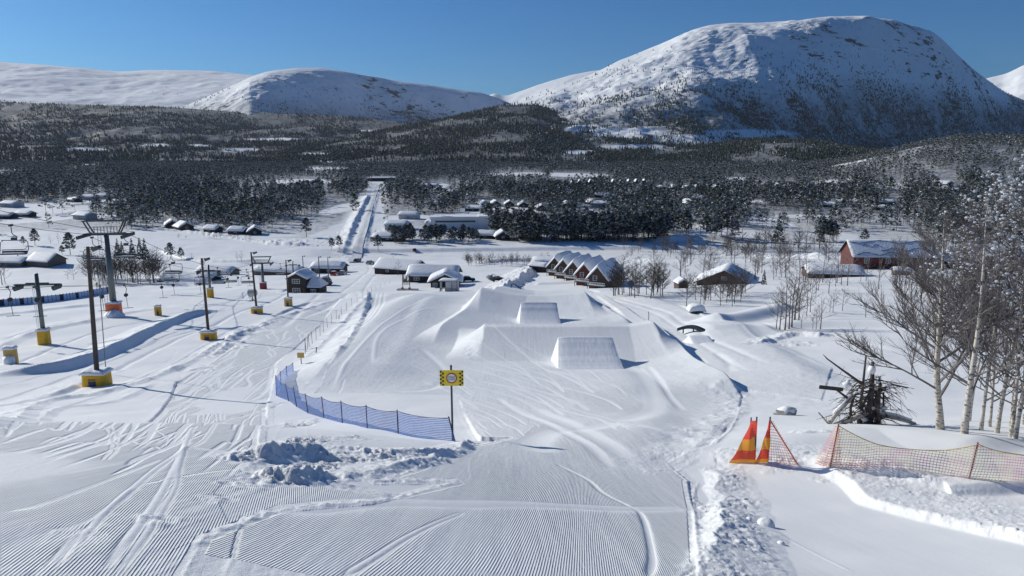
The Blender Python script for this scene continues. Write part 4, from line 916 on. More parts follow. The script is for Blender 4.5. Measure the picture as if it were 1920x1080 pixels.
# ---------------------------------------------------------------- snow kickers
def kicker(lab, xl, xr, yf, yl, h, tilt=0, ped=0, sidew=.5):
    xc = (xl + xr) / 2; z0 = Hs(xc, yf - .6) - .3; print('KICK', xl, xr, h); n = 26; V = []; nx = 21
    zl = Hs(xc, yl) + h
    vs = []; L = yl - yf
    for i in range(n + 1):
        f = i / n; yy = yf - .6 + (L + .6) * f
        zt = z0 + (zl - z0) * (f ** 1.9) + .05 * fbm(np.array([xc * 2]), np.array([yy * 1.5]), 2, 3)[0]; fl = 1 + .16 * (1 - f)
        half = (xr - xl) / 2 * fl; gz = Hs(xc - half, yy) - .8; gz2 = Hs(xc + half, yy) - .8; hgt = max(0, zt - gz)
        row = [(xc - half - hgt * sidew, yy, gz)]
        row += [(xc - half + 2 * half * k / nx, yy, zt - .08 * (abs(2 * k / nx - 1) ** 8)) for k in range(nx + 1)]
        row += [(xc + half + max(0, zt - gz2) * sidew * .35, yy, gz2)]
        vs.append(row)
    last = vs[-1]; vs.append([(a, b + .35, c - .04) for a, b, c in last]); vs.append([(a, b + 1.0, min(Hs(a, b + 1) - .6, c)) for a, b, c in last])
    m = len(vs[0]); V = np.array([p for r_ in vs for p in r_]); me = npmesh('snow_kicker', V - np.array([xc, yf, z0]), gridfaces(len(vs), m), [MAT['kick']], smooth=False)
    o = link('snow_kicker', me, loc=(xc, yf, z0)); return tag(o, lab, 'jump', 'snow kickers in the park')
k_ = NT('groomed_kicker_snow'); o_ = k_.pos(); sx = k_.n('ShaderNodeSeparateXYZ'); k_.l(o_, sx.inputs[0])
wv = k_.math('SINE', k_.math('MULTIPLY', k_.math('ADD', sx.outputs[0], k_.math('MULTIPLY', k_.noise(.5, 2), .2)), 22.0)); mp_ = k_.n('ShaderNodeMapping'); mp_.inputs['Scale'].default_value = (2.2, .5, .5); k_.l(o_, mp_.inputs[0])
nn_ = k_.noise(1.5, 4, .6, mp_.outputs[0]); k_.l(k_.bump(k_.math('ADD', k_.math('MULTIPLY', wv, .0), nn_), .03), k_.p.inputs['Normal'])
k_.l(k_.mix(k_.ramp(nn_, .3, .7), (.76, .79, .84), (.86, .88, .91)), k_.p.inputs['Base Color']); k_.p.inputs['Roughness'].default_value = .6; MAT['kick'] = k_.m
def kick_from(lab, ul, ur, vl, Yl, Yf, sw=.5):
    zl = -Yl * math.tan(PIT + math.atan((vl - 540) / F)); c = Yl * cp - zl * sp; xl = (ul - 960) / F * c; xr = (ur - 960) / F * c
    return kicker(lab, xl, xr, Yf, Yl, zl - Hs((xl + xr) / 2, Yl), sidew=sw)
kick_from('nearest and widest snow take-off ramp with a sharp lip', 1047, 1149, 632, 65.5, 59.6, .3)
kick_from('second snow take-off ramp farther down the park', 977, 1044, 567, 105, 99, .25)
kick_from('low snow ramp before the dark arched rail on the right piste', 1292, 1330, 629, 78, 75, .9)
# arched rail feature, snow-capped wheel barrel
x, y, z = hit(1300, 622); t = thing('arched_rail', 'dark arched snowboard rail on a low snow ramp', 'rail', (x, y, z + .2), R(52)); m = MB(); pts = [(0, -1.9 + 3.8 * k / 12, .55 * math.sin(math.pi * k / 12)) for k in range(13)]
for a, b in zip(pts[:-1], pts[1:]): m.add([(-.35, a[1], a[2]), (.35, a[1], a[2]), (.35, b[1], b[2]), (-.35, b[1], b[2]), (-.35, a[1], a[2] - .35), (.35, a[1], a[2] - .35), (.35, b[1], b[2] - .35), (-.35, b[1], b[2] - .35)], [(0, 1, 2, 3), (7, 6, 5, 4), (0, 4, 5, 1), (1, 5, 6, 2), (2, 6, 7, 3), (3, 7, 4, 0)])
m.obj('rail_surface', MAT['dsteel'], t); m = MB()
for k in (2, 6, 10): m.box(-.06, .06, pts[k][1] - .06, pts[k][1] + .06, -.6, pts[k][2] - .3)
m.obj('leg', MAT['dsteel'], t)
x, y, z = hit(1305, 587); t = thing('covered_barrel', 'small dark box under a round cap of snow beside the right piste', 'box', (x, y, z)); m = MB(); m.box(-.9, .9, -.7, .7, -.5, .5); m.obj('body', MAT['dsteel'], t); m = MB()
snowslab(m, [-1.25 + .25 * k for k in range(11)], lambda q: .5 - .25 * q * q * .4, -1.0, 1.0, .75, seed=1); m.obj('snow_cap', MAT['snow'], t, True)
x, y, z = atY(962, 172); t = thing('rail', 'dark bent rail sticking out of the snow at the end of the park', 'rail', (x, y, z)); m = MB(); m.tube([(-.5, 0, -.4), (-.4, 0, 1.0), (.2, 0, 1.1), (1.4, 0, .2), (1.8, 0, -.3)], .13, 8); m.obj('rail_tube', MAT['dsteel'], t)
x, y, z = atY(1214, 92); t = thing('marker_stick', 'thin curved dark stick standing beside the second ramp', 'stick', (x, y, z)); m = MB(); m.tube([(0, 0, -.3), (.15, 0, .8), (.1, 0, 1.5)], .04, 6); m.obj('stick', MAT['black'], t)
# ---------------------------------------------------------------- lamp poles with foam pads
def pad(t, w, d, h, mat, z0=-.35, snowcap=True, mark=True, ang=0):
    m = MB(); n = 20; V = []; 
    prof = [(z0, .97), (h * .1, 1.0), (h * .5, .985), (h * .92, .97), (h, .92)]
    for zz, k in prof:
        for j in range(n):
            a = 2 * math.pi * j / n; cx_, sy_ = math.cos(a), math.sin(a); q = (abs(cx_) ** 5 + abs(sy_) ** 5) ** -.2
            V.append((w / 2 * k * cx_ * q, d / 2 * k * sy_ * q, zz))
    Fs = [(i * n + j, i * n + (j + 1) % n, (i + 1) * n + (j + 1) % n, (i + 1) * n + j) for i in range(4) for j in range(n)] + [tuple(range(4 * n, 5 * n))]
    m.add(V, Fs); p = m.obj('pad', mat, t)
    if mark:
        m = MB(); m.box(-w * .14, w * .16, -d / 2 - .02, -d / 2 + .03, -.02, h * .52); m.obj('printed_panel', MAT['purple'], p)
        m = MB(); m.box(-w * .14, w * .16, -d / 2 - .015, -d / 2 + .03, h * .60, h * .68); m.box(-w * .10, w * .12, -d / 2 - .026, -d / 2 - .021, h * .14, h * .17); m.obj('printed_stripe', MAT['dsteel'], p)
    if snowcap:
        m = MB(); xs = [-w / 2 * 1.04 + w * 1.04 * k / 10 for k in range(11)]; snowslab(m, xs, lambda q: h, -d / 2 * 1.04, d / 2 * 1.04, .24, seed=int(w * 10)); m.obj('snow_cap', MAT['snow'], p, True)
    return p
def lamp_pole(u, vb, vt, padw, lab, padmat='yellow', Y=None, lean=0, wood='pole', lampn=1, padh=.9, tall=None, haspad=True):
    if Y: x, y, z = atY(u, Y)
    else: x, y, z = hit(u, vb)
    c = y * cp - z * sp; hgt = (vb - vt) * c / F * 1.03 if tall is None else tall; w = padw * c / F
    t = thing('lamp_pole', lab, 'lamp pole', (x, y, z), 0, 'slope lighting poles'); r0 = min(.16, max(.09, w * .09))
    m = MB(); m.tube([(0, 0, -.6), (lean * .5, 0, hgt * .5), (lean, 0, hgt)], [r0 * 1.2, r0, r0 * .75], 10); m.obj('pole', MAT[wood], t)
    m = MB(); m.tube([(lean, 0, hgt - .15), (lean + .35, -.1, hgt + .02), (lean + .55, -.15, hgt - .08)], .035, 6); ar = m.obj('lamp_arm', MAT['dsteel'], t)
    m = MB(); m.prism([(lean + .35, hgt - .02), (lean + .85, hgt + .10), (lean + .95, hgt - .12), (lean + .5, hgt - .32)], -.35, .1); m.obj('lamp_head', MAT['lamp'], ar)
    if haspad: pad(t, w, w * .8, padh, MAT[padmat])
    return t, (x, y, z, hgt)
lamp_pole(183, 722, 468, 45, 'nearest wooden lamp pole on a wide yellow pad at the piste edge', padh=.95, lean=.4)
lamp_pole(392, 636, 487, 27, 'second wooden lamp pole with yellow pad and dark blue print', lean=-.1, padh=.9)
lamp_pole(482, 587, 475, 20, 'third dark lamp pole leaning left above a yellow pad', lean=-.3, padh=.85)
lamp_pole(541, 574, 489, 14, 'fourth lamp pole on a worn snow caked ochre pad before the black house', padmat='ochre', padh=1.3)
lamp_pole(600, 530, 474, 14, 'tall dark lamp pole behind the black lift house', padmat='yellow', Y=226, padh=.8, haspad=False)
lamp_pole(617, 540, 487, 10, 'thin lamp pole right of the black house by the parked trailer', Y=230, haspad=False, wood='steel')
lamp_pole(570, 515, 478, 10, 'grey lamp pole rising behind the black house roof', Y=245, haspad=False, wood='steel', tall=9)
for u, v, vt in [(1482, 482, 450), (1535, 484, 447), (1432, 478, 453), (1378, 482, 452), (1577, 486, 460)]:
    x, y, z = hit(u, v); hg = sz(v - vt, x, y, z); t = thing('street_lamp', 'thin street lamp with a snow capped head on the road before the red barn' if u > 1500 else 'thin street lamp with a snow capped head beyond the birches', 'street lamp', (x, y, z), 0, 'street lamps on the valley road'); m = MB(); m.tube([(0, 0, -.5), (0, 0, hg), (-.8, 0, hg + .2)], .09, 6); m.obj('pole', MAT['steel'], t)
    m = MB(); m.box(-1.9, -.6, -.3, .3, hg + .05, hg + .3); m.obj('lamp_head', MAT['white'], t)
t = None
x, y, z = hit(189, 700); m = MB(); t = thing('pipe_pole', 'thin pale leaning pipe beside the nearest wooden lamp pole', 'pipe', (x + .35, y + .1, z)); m.tube([(0, 0, -.5), (.25, .1, sz(205, x, y, z))], .035, 8); m.obj('pipe', MAT['steel'], t)
# padded blocks without poles
for u, v, w, mt, lab in [(22, 681, 21, 'ochre', 'orange stained yellow pad half covered by stuck snow at the left edge'), (297, 591, 12, 'yellow', 'small upright yellow pad with a blue print on the far drag lift lane'), (482, 0, 0, 0, 0)][:2]:
    x, y, z = hit(u, v); w_ = sz(w, x, y, z); t = thing('safety_pad', lab, 'safety pad', (x, y, z), R(15), 'free standing safety pads'); pad(t, w_, w_ * .8, sz(28 if u < 50 else 17, x, y, z), MAT[mt], mark=u > 50)
    if u < 50:
        m = MB(); rr = random.Random(3); m.blob((0, -w_ * .42, .25), w_ * .55, rr, 0, 1.2); m.obj('stuck_snow', MAT['snow'], t, True)
# ---------------------------------------------------------------- chairlift
def lattice_head(t, w, mat, z, seed):
    m = MB()
    for yy in (-.55, .55): m.box(-w, w, yy - .07, yy + .07, z + 1.9, z + 2.05)
    for sx_ in (-1, 1):
        for yy in (-.55, .55): m.tube([(sx_ * w * .92, yy, z + 1.9), (sx_ * w * .62, yy, z + .1)], .11, 6)
        m.box(sx_ * w * .92 - .08, sx_ * w * .92 + .08, -.55, .55, z + 1.85, z + 1.98)
    m.obj('gantry', mat, t); m = MB()
    m.box(-w * 1.05, w * 1.05, -.2, .2, z - .15, z + .12); m.obj('crossarm', mat, t); m = MB()
    for yy in (-.5, .5):
        m.box(-w * .6, w * .6, yy - .02, yy + .02, z + 1.05, z + 1.1)
        for k in range(9): m.box(-w * .6 + w * 1.2 * k / 8 - .02, -w * .6 + w * 1.2 * k / 8 + .02, yy - .02, yy + .02, z + .15, z + 1.1)
    m.box(-w * .9, w * .9, -.5, .5, z + .16, z + .2); m.obj('catwalk', MAT['steel'], t)
    for sx_ in (-1, 1):
        m = MB(); m.box(sx_ * w - .1, sx_ * w + .1, -2.6, 2.6, z - .45, z - .2)
        for k in range(8): m.tube([(sx_ * w - .12, -2.4 + k * .68, z - .2), (sx_ * w + .12, -2.4 + k * .68, z - .2)], .24, 12)
        m.obj('sheave_train', MAT['dsteel'], t)
def lift_tower(u, vb, vt, lab, padmat, Y, w, rz, hgt=None, ladder=True):
    x, y, z = atY(u, Y); h = sz(vb - vt, x, y, z) - 2.0 if hgt is None else hgt
    t = thing('chairlift_tower', lab, 'lift tower', (x, y, z), rz, 'chairlift towers'); m = MB(); m.tube([(0, 0, -1), (0, 0, h)], [.52, .34], 20); m.obj('mast', MAT['steel'], t, True)
    lattice_head(t, w, MAT['dsteel'], h, 1)
    m = MB()
    for sx_ in (-.22, .22): m.box(-.62 + sx_ - .02 - .1, -.62 + sx_ + .02 - .1, -.62, -.58, .5, h)
    for k in range(int(h / .35)): m.box(-.92, -.52, -.61, -.59, .6 + k * .35, .63 + k * .35)
    m.obj('ladder', MAT['steel'], t)
    p = pad(t, 2.0, 1.8, 2.0, MAT[padmat], mark=False); return x, y, z, h
T1 = lift_tower(215, 583, 404, 'tall grey chairlift tower with orange pad and wide overhead gantry', 'orange', 108, 3.0, R(8))
T2 = lift_tower(494, 538, 477, 'smaller chairlift tower with dark red pad near the valley station', 'crimson', 222, 2.9, R(8))
m = MB(); rr = random.Random(2)
for k in range(7): m.blob((T1[0] + rr.uniform(-.6, 1.4), T1[1] - 1.2 + rr.uniform(-.3, .3), T1[2] + rr.uniform(-.2, .5)), rr.uniform(.7, 1.2), rr, 0, .9)
tag(m.obj('snow_heap', MAT['snow'], None, True), 'lumpy snow piled against the orange pad of the chairlift tower', 'snow heap')
ld = np.array([T2[0] - T1[0], T2[1] - T1[1]]); ll = np.hypot(*ld); ld /= ll; nrm = np.array([ld[1], -ld[0]])
z1 = T1[2] + T1[3] + .05; z2 = T2[2] + T2[3] + .05
ptsC = {}
for sgn, nm in ((-1, 'uphill'), (1, 'downhill')):
    L = []; o1 = np.array(T1[:2]) + nrm * sgn * 3.0; o2 = np.array(T2[:2]) + nrm * sgn * 2.9
    st = np.array([o1[0] - ld[0] * 70, o1[1] - ld[1] * 70]); en = o2 + ld * 45
    for (a, za), (b, zb), sag, n_ in (((st, z1 + 15.5), (o1, z1), 1.2, 12), ((o1, z1), (o2, z2), 3.6, 26), ((o2, z2), (en, z2 - 6.5), .5, 6)):
        for k in range(n_ + (1 if n_ == 6 else 0)):
            f = k / n_; p = a + (b - a) * f; L.append((p[0], p[1], za + (zb - za) * f - sag * 4 * f * (1 - f)))
    m = MB(); m.tube(L, .035, 6); tag(m.obj('lift_cable', MAT['dsteel']), ('left' if sgn < 0 else 'right') + ' haul cable of the chairlift running down to the valley station', 'cable'); ptsC[sgn] = np.array(L)
def on_cable(sgn, u):
    L = ptsC[sgn]; best = None
    for a, b in zip(L[:-1], L[1:]):
        for f in np.linspace(0, 1, 12, endpoint=False):
            p = a + (b - a) * f; uu, vv = proj(*p)
            if best is None or abs(uu - u) < best[0]: best = (abs(uu - u), p, vv)
    return best[1]
def chair(p, lab, swing=0, first=None):
    t = thing('lift_chair', lab, 'chair', (p[0], p[1], p[2]), math.atan2(-ld[0], ld[1]) + swing, 'chairs hanging on the chairlift'); 
    if first is not None:
        for ch in first.children:
            c = ch.copy(); C.objects.link(c); c.parent = t
            for g_ in ch.children: q = g_.copy(); C.objects.link(q); q.parent = c
        return t
    m = MB(); m.box(-.12, .12, -.35, .35, -.12, .12); m.tube([(0, 0, 0), (0, 0, -.9), (.08, .1, -1.15), (.35, .3, -1.4), (.35, .3, -1.65)], .05, 8); m.obj('hanger', MAT['dsteel'], t)
    m = MB(); m.box(-.28 + .0, .3, .15, .45, -1.85, -1.5); m.tube([(-1.4, .3, -1.85), (1.4, .3, -1.85)], .05, 8)
    for sx_ in (-1, 1): m.tube([(sx_ * 1.2, .3, -1.85), (sx_ * 1.5, .28, -2.05), (sx_ * 1.58, .1, -2.9), (sx_ * 1.5, -.2, -3.35), (sx_ * 1.3, -.35, -3.42)], .045, 8)
    m.obj('frame', MAT['dsteel'], t); m = MB(); m.box(-1.4, 1.4, -.45, .1, -3.5, -3.38); st_ = m.obj('seat', MAT['black'], t)
    m = MB(); snowslab(m, [-1.35 + .27 * k for k in range(11)], lambda q: -3.375, -.43, .05, .09, seed=1); m.obj('seat_snow', MAT['snow'], st_, True)
    m = MB(); m.box(-1.4, 1.4, .12, .2, -3.4, -3.1); m.tube([(-1.4, .16, -2.95), (1.4, .16, -2.95)], .03, 6); m.obj('backrest', MAT['black'], t)
    m = MB(); m.tube([(-1.5, .1, -2.6), (-1.35, -.6, -2.9), (1.35, -.6, -2.9), (1.5, .1, -2.6)], .03, 6); m.tube([(.4, -.6, -2.9), (.4, -.7, -3.4), (.9, -.7, -3.45)], .025, 5); m.obj('safety_bar', MAT['steel'], t)
    return t
c0 = chair(on_cable(-1, 172), 'empty snow dusted lift chair hanging just left of the tall chairlift tower')
chair(on_cable(-1, 22), 'empty lift chair hanging near the left edge of the view', first=c0)
for sgn, u, lab in [(1, 233, 'lift chair seen just behind the right side of the tall tower mast'), (1, 322, 'lift chair over the young pines right of the tall tower'), (-1, 318, 'lift chair hanging low above the bare thicket'), (1, 408, 'lift chair in line with the second lamp pole top'), (-1, 376, 'small lift chair over the low cabins'), (-1, 432, 'small lift chair just left of the smaller tower'), (1, 462, 'small lift chair close to the smaller tower'), (1, 525, 'tiny lift chair beyond the smaller tower')]:
    chair(on_cable(sgn, u), lab, first=c0)
# ---------------------------------------------------------------- drag lifts
def drag_tower(u, vb, vt, lab, Y, w, padw, ladder=True, padh=1.6):
    x, y, z = atY(u, Y); h = sz(vb - vt, x, y, z); t = thing('drag_lift_tower', lab, 'lift tower', (x, y, z), R(6), 'drag lift towers')
    m = MB(); m.tube([(0, 0, -.8), (0, 0, h)], [.26, .2], 14); m.obj('mast', MAT['steel'], t, True); m = MB(); m.box(-w, w, -.14, .14, h - 1.3, h - 1.12); m.box(-w * .5, w * .5, -.1, .1, h - 1.12, h - 1.0); m.obj('crossarm', MAT['dsteel'], t)
    for sx_ in (-1, 1):
        m = MB(); m.box(sx_ * w * .85 - .1, sx_ * w * .85 + .1, -.8, .8, h - 1.75, h - 1.45)
        for k in range(4): m.tube([(sx_ * w * .85 - .15, -.7 + k * .46, h - 1.45), (sx_ * w * .85 + .15, -.7 + k * .46, h - 1.45)], .2, 10)
        m.box(sx_ * w * .85 - .04, sx_ * w * .85 + .04, -.05, .05, h - 1.45, h - 1.3); m.obj('sheave_train', MAT['dsteel'], t)
    m = MB()
    for sx_ in (-.45, -.28): m.box(sx_ - .015, sx_ + .015, -.22, -.18, .3, h - 1.2)
    for k in range(int((h - 1.5) / .33)): m.box(-.45, -.28, -.21, -.19, .5 + k * .33, .53 + k * .33)
    m.obj('ladder', MAT['white'], t); pad(t, sz(padw, x, y, z), sz(padw, x, y, z), padh, MAT['yellow'], mark=False); return x, y, z, h
D1 = drag_tower(84, 676, 541, 'nearest T shaped drag lift tower with ladder and yellow pad', 78, 2.3, 19)
D2 = drag_tower(395, 583, 521, 'second T shaped drag lift tower behind the second lamp pole', 138, 2.2, 11, padh=1.7)
D3 = drag_tower(551, 545, 500, 'third drag lift tower rising behind the black lift house', 236, 2.4, 9)
for sgn in (-1, 1):
    A_ = np.array([D1[0] + sgn * 1.95, D1[1], D1[2] + D1[3] - 1.4]); B_ = np.array([D2[0] + sgn * 1.87, D2[1], D2[2] + D2[3] - 1.4]); E_ = np.array([D3[0] + sgn * 2, D3[1], D3[2] + D3[3] - 1.4]); S_ = A_ + (A_ - B_) * 1.0 + np.array([0, 0, 2.0])
    L = [S_ + (A_ - S_) * f + np.array([0, 0, -1.5 * f * (1 - f)]) for f in np.linspace(0, 1, 10)][:-1] + [A_ + (B_ - A_) * f + np.array([0, 0, -3 * f * (1 - f)]) for f in np.linspace(0, 1, 16)][:-1] + [B_ + (E_ - B_) * f + np.array([0, 0, -3 * f * (1 - f)]) for f in np.linspace(0, 1, 12)]
    m = MB(); m.tube(L, .022, 5); tag(m.obj('lift_cable', MAT['dsteel']), ('left' if sgn < 0 else 'right') + ' haul cable of the drag lift along the left lane', 'cable'); ptsC[sgn * 3] = np.array(L)
    labs = {-1: [(14, 'T-bar hanging at the left edge of the view'), (300, 'T-bar hanging on the left cable beside the small yellow pad'), (322, 'T-bar right of the small yellow pad'), (445, 'far T-bar below the smaller chairlift tower')], 1: [(68, 'T-bar hanging just left of the nearest drag lift tower')[:2], (186, 'T-bar hanging beside the tall lamp pole'), (232, 'T-bar hanging right of the orange tower pad'), (372, 'T-bar hanging left of the second drag lift tower'), (424, 'small T-bar right of the second drag lift tower'), (465, 'tiny T-bar near the smaller chairlift tower')]}[sgn]
    for u, lab in labs:
        if u == 68: p = S_ + (A_ - S_) * .93
        else: p = on_cable(sgn * 3, u)
        t = thing('drag_bar', lab, 'T-bar', tuple(p), R(10), 'T-bars hanging on the drag lift'); ln = 2.6
        m = MB(); m.box(-.08, .08, -.2, .2, -.1, .1); m.tube([(0, 0, 0), (.25, 0, -.5), (.1, 0, -1.1)], .045, 6); m.obj('hanger', MAT['dsteel'], t)
        m = MB(); m.tube([(.1, -.12, -1.35), (.1, .12, -1.35)], .24, 12); m.obj('reel', MAT['black'], t)
        m = MB(); m.tube([(.12, 0, -1.5), (.2, 0, -1.5 - ln * .6)], .03, 6); m.tube([(-.45, 0, -1.55 - ln * .6), (.85, 0, -1.5 - ln * .6)], .035, 6); m.obj('bar', MAT['black'], t)
# ---------------------------------------------------------------- banner fence on the far left
L = smooth(pxl([(-80, 581), (0, 572), (60, 568), (120, 563), (165, 558), (212, 551)]), 8); t = thing('banner_fence', 'low fence of pale blue and navy banners along the left piste', 'fence'); po = MB()
for i, (a, b) in enumerate(zip(L[:-1], L[1:])):
    za, zb = Hs(*a), Hs(*b); mb = MB(); mb.add([(a[0], a[1], za - .2), (b[0], b[1], zb - .2), (b[0], b[1], zb + 1.15), (a[0], a[1], za + 1.15), (a[0], a[1] + .04, za - .2), (b[0], b[1] + .04, zb - .2), (b[0], b[1] + .04, zb + 1.15), (a[0], a[1] + .04, za + 1.15)], [(0, 1, 2, 3), (7, 6, 5, 4), (3, 2, 6, 7), (0, 3, 7, 4), (1, 5, 6, 2)]); mb.obj('banner', MAT['bannerdark' if i % 5 == 3 else 'bannerblue'], t)
    po.box(a[0] - .03, a[0] + .03, a[1] - .06, a[1] - .005, za - .3, za + 1.3)
po.obj('post', MAT['steel'], t)
# ---------------------------------------------------------------- nets
def net_mat(name, c1, c2, cell, thick, hbias=1.0, mixs=2.0, bands=None, cover=None):
    k = NT(name); uv = k.n('ShaderNodeUVMap'); s = k.n('ShaderNodeSeparateXYZ'); k.l(uv.outputs[0], s.inputs[0])
    def line(o, th): f = k.math('FRACT', k.math('DIVIDE', o, cell)); return k.math('LESS_THAN', f, th)
    a = k.math('MAXIMUM', line(s.outputs[0], thick), line(s.outputs[1], thick * hbias))
    tr = k.n('ShaderNodeBsdfTransparent'); mx = k.n('ShaderNodeMixShader')
    col = k.mix(k.ramp(k.noise(mixs, 3, .6), .4, .6), c1, c2)
    if bands:
        bz = s.outputs[1]
        for lo, hi in bands[1]:
            col = k.mix(k.math('MULTIPLY', k.math('GREATER_THAN', bz, lo), k.math('LESS_THAN', bz, hi)), col, bands[0])
    k.l(col, k.p.inputs['Base Color']); k.p.inputs['Roughness'].default_value = .6
    k.t.links.remove(k.o.inputs[0].links[0]); tl = k.n('ShaderNodeBsdfTranslucent'); k.l(col, tl.inputs[0]); m2 = k.n('ShaderNodeMixShader'); m2.inputs[0].default_value = .45; k.l(k.p.outputs[0], m2.inputs[1]); k.l(tl.outputs[0], m2.inputs[2]); k.l(a, mx.inputs[0]); k.l(tr.outputs[0], mx.inputs[1]); k.l(m2.outputs[0], mx.inputs[2]); k.l(mx.outputs[0], k.o.inputs[0]); return k.m
def net_panel(name, P3, H3, mat, parent, sub=8, sag=.12, lab=None, slump=0, seed=0, pinch=0):
    """P3 foot points, H3 top points; one mesh with a sagging top edge"""
    V = []; UV = []; acc = 0; cols = []
    r = random.Random(seed)
    for i in range(len(P3) - 1):
        a0, a1 = Vector(P3[i]), Vector(P3[i + 1]); b0, b1 = Vector(H3[i]), Vector(H3[i + 1]); l = (a1 - a0).length; n = sub
        for k in range(n + (1 if i == len(P3) - 2 else 0)):
            f = k / n; lo = a0.lerp(a1, f); hi = b0.lerp(b1, f); hi.z -= sag * 4 * f * (1 - f) * (b0 - a0).length; g = Hs(lo.x, lo.y); lo.z = min(lo.z, g + .02) if slump == 0 else lo.z; cols.append((lo, hi, acc + l * f))
        acc += l
    m = 13 if pinch else 7
    for lo, hi, s_ in cols:
        hh_ = (hi - lo).length
        for j in range(m):
            f = j / (m - 1); p = lo.lerp(hi, f); w_ = math.sin(math.pi * f) * (.05 * math.sin(s_ * 2.1 + seed) + (.06 * math.sin(s_ * 9 + f * 7 + seed) if pinch else 0)); V.append((p.x + pinch * math.sin(math.pi * f) * (1 - s_ / max(acc, .01)), p.y + w_, p.z)); UV.append((s_, f * hh_))
    n = len(cols); Fq = gridfaces(n, m); me = npmesh(name, np.array(V), Fq, [mat], smooth=True); uvl = me.uv_layers.new(name='UVMap')
    UV = np.array(UV); uvl.data.foreach_set('uv', UV[Fq.ravel()].ravel().astype(np.float32)); o = link(name, me, parent)
    e = MB(); e.tube([c[1] for c in cols], .012, 5); return o, e
NB = net_mat('blue_net', (.015, .12, .50), (.03, .19, .62), .065, .33)
posts = [((550, 696), (550, 680)), ((538, 706), (538, 687)), ((527, 722), (527, 697)), ((518, 742), (519, 705)), ((542, 752), (537, 721)), ((557, 763), (552, 727)), ((578, 775), (574, 739)), ((608, 784), (605, 745)), ((642, 793), (641, 753)), ((689, 803), (688, 761)), ((747, 813), (746, 770)), ((855, 828), (842, 783))]
feet = []; tops = []
for i, ((u, v), (u2, v2)) in enumerate(posts):
    x, y, z = hit(u, v); hgt = (v - v2) * (y * cp - z * sp) / F * 1.04; feet.append((x, y, z)); lx = (u2 - u) * (y * cp - z * sp) / F; tops.append((x + lx, y, z + hgt))
t = thing('blue_net_fence', 'curved blue safety net fence on thin posts beside the piste', 'fence')
o, e = net_panel('net', feet, tops, NB, t, 8, .10); e.obj('top_rope', MAT['bannerdark'], t)
for a, b in zip(feet, tops):
    m = MB(); m.tube([(a[0], a[1], a[2] - .2), (b[0], b[1], b[2] + .05)], .022, 7); m.obj('post', MAT['bannerdark'], t)
NY = net_mat('yellow_purple_net', (.85, .74, .42), (.70, .34, .38), .075, .2, 1.4, 1.6); NR = net_mat('orange_red_net', (.85, .07, .02), (.80, .05, .02), .05, .70, 1.3, 2, ((.90, .36, .02), [(.0, .12), (.42, .80)]))
NR2 = net_mat('loose_orange_net', (.75, .16, .04), (.60, .10, .05), .085, .13, 1.2, 2)
def topof(u, v, u2, v2):
    x, y, z = hit(u, v); c = (y * cp - z * sp) / F; return (x, y, z), (x + (u2 - u) * c, y, z + (v - v2) * c * 1.05)
t = thing('safety_net', 'long yellow and purple safety net sagging between dark posts at the right', 'net')
fp = [topof(1527, 868, 1560, 798), topof(1555, 876, 1566, 797), topof(1640, 876, 1640, 833), topof(1700, 880, 1700, 842), topof(1760, 888, 1765, 843), topof(1816, 898, 1826, 832), topof(1880, 902, 1880, 848), topof(1960, 912, 1960, 856)]
o, e = net_panel('net', [a for a, b in fp], [b for a, b in fp], NY, t, 6, .03, seed=2); e.obj('top_rope', MAT['ochre'], t)
for i in (1, 5): a, b = fp[i]; m = MB(); m.tube([(a[0], a[1] + .02, a[2] - .3), (b[0], b[1] + .02, b[2] + .04)], .02, 7); m.obj('post', MAT['crimson'], t)
fq = [topof(1542, 877, 1563, 800), topof(1578, 877, 1567, 800)]; o, e = net_panel('bunched_net', [a for a, b in fq], [b for a, b in fq], NR2, t, 6, 0, seed=3); o['label'] = 'bunched orange net at the post'
def tri_net(lab, A_, B_, Cc, extra=None):
    t = thing('net_bundle', lab, 'net', (0, 0, 0), 0, 'orange net bundles'); a = topof(*A_, *Cc[0]); b = topof(*B_, *Cc[1])
    o, e = net_panel('net', [a[0], b[0]], [a[1], b[1]], NR, t, 12, 0, seed=4, pinch=.05)
    for q in (b,):
        m = MB(); m.tube([(q[0][0], q[0][1] + .03, q[0][2] - .3), (q[1][0] + .0, q[1][1] + .03, q[1][2] + .1)], .022, 7); m.obj('post', MAT['bannerdark'], t)
    if extra:
        c = topof(*extra, *Cc[1]); o, e = net_panel('loose_net', [b[0], c[0]], [b[1], (b[1][0] + .1, b[1][1], b[1][2] - .03)], NR2, t, 8, 0, seed=5); e2 = MB(); e2.tube([b[1], c[0]], .02, 5); e2.obj('edge_rope', MAT['orange'], t)
    return t, a, b
t_, a_, b_ = tri_net('left one of two red and orange net bundles hung on posts', (1366, 868), (1416, 868), ((1403, 788), (1414, 788)))
m = MB(); m.tube([(a_[1][0], a_[1][1], a_[0][2]), (a_[1][0], a_[1][1], a_[1][2] + .1)], .02, 7); m.obj('post', MAT['bannerdark'], t_)
tri_net('right one of two red and orange net bundles with a loose net wing', (1414, 868), (1440, 867), ((1436, 788), (1439, 788)), (1496, 872))
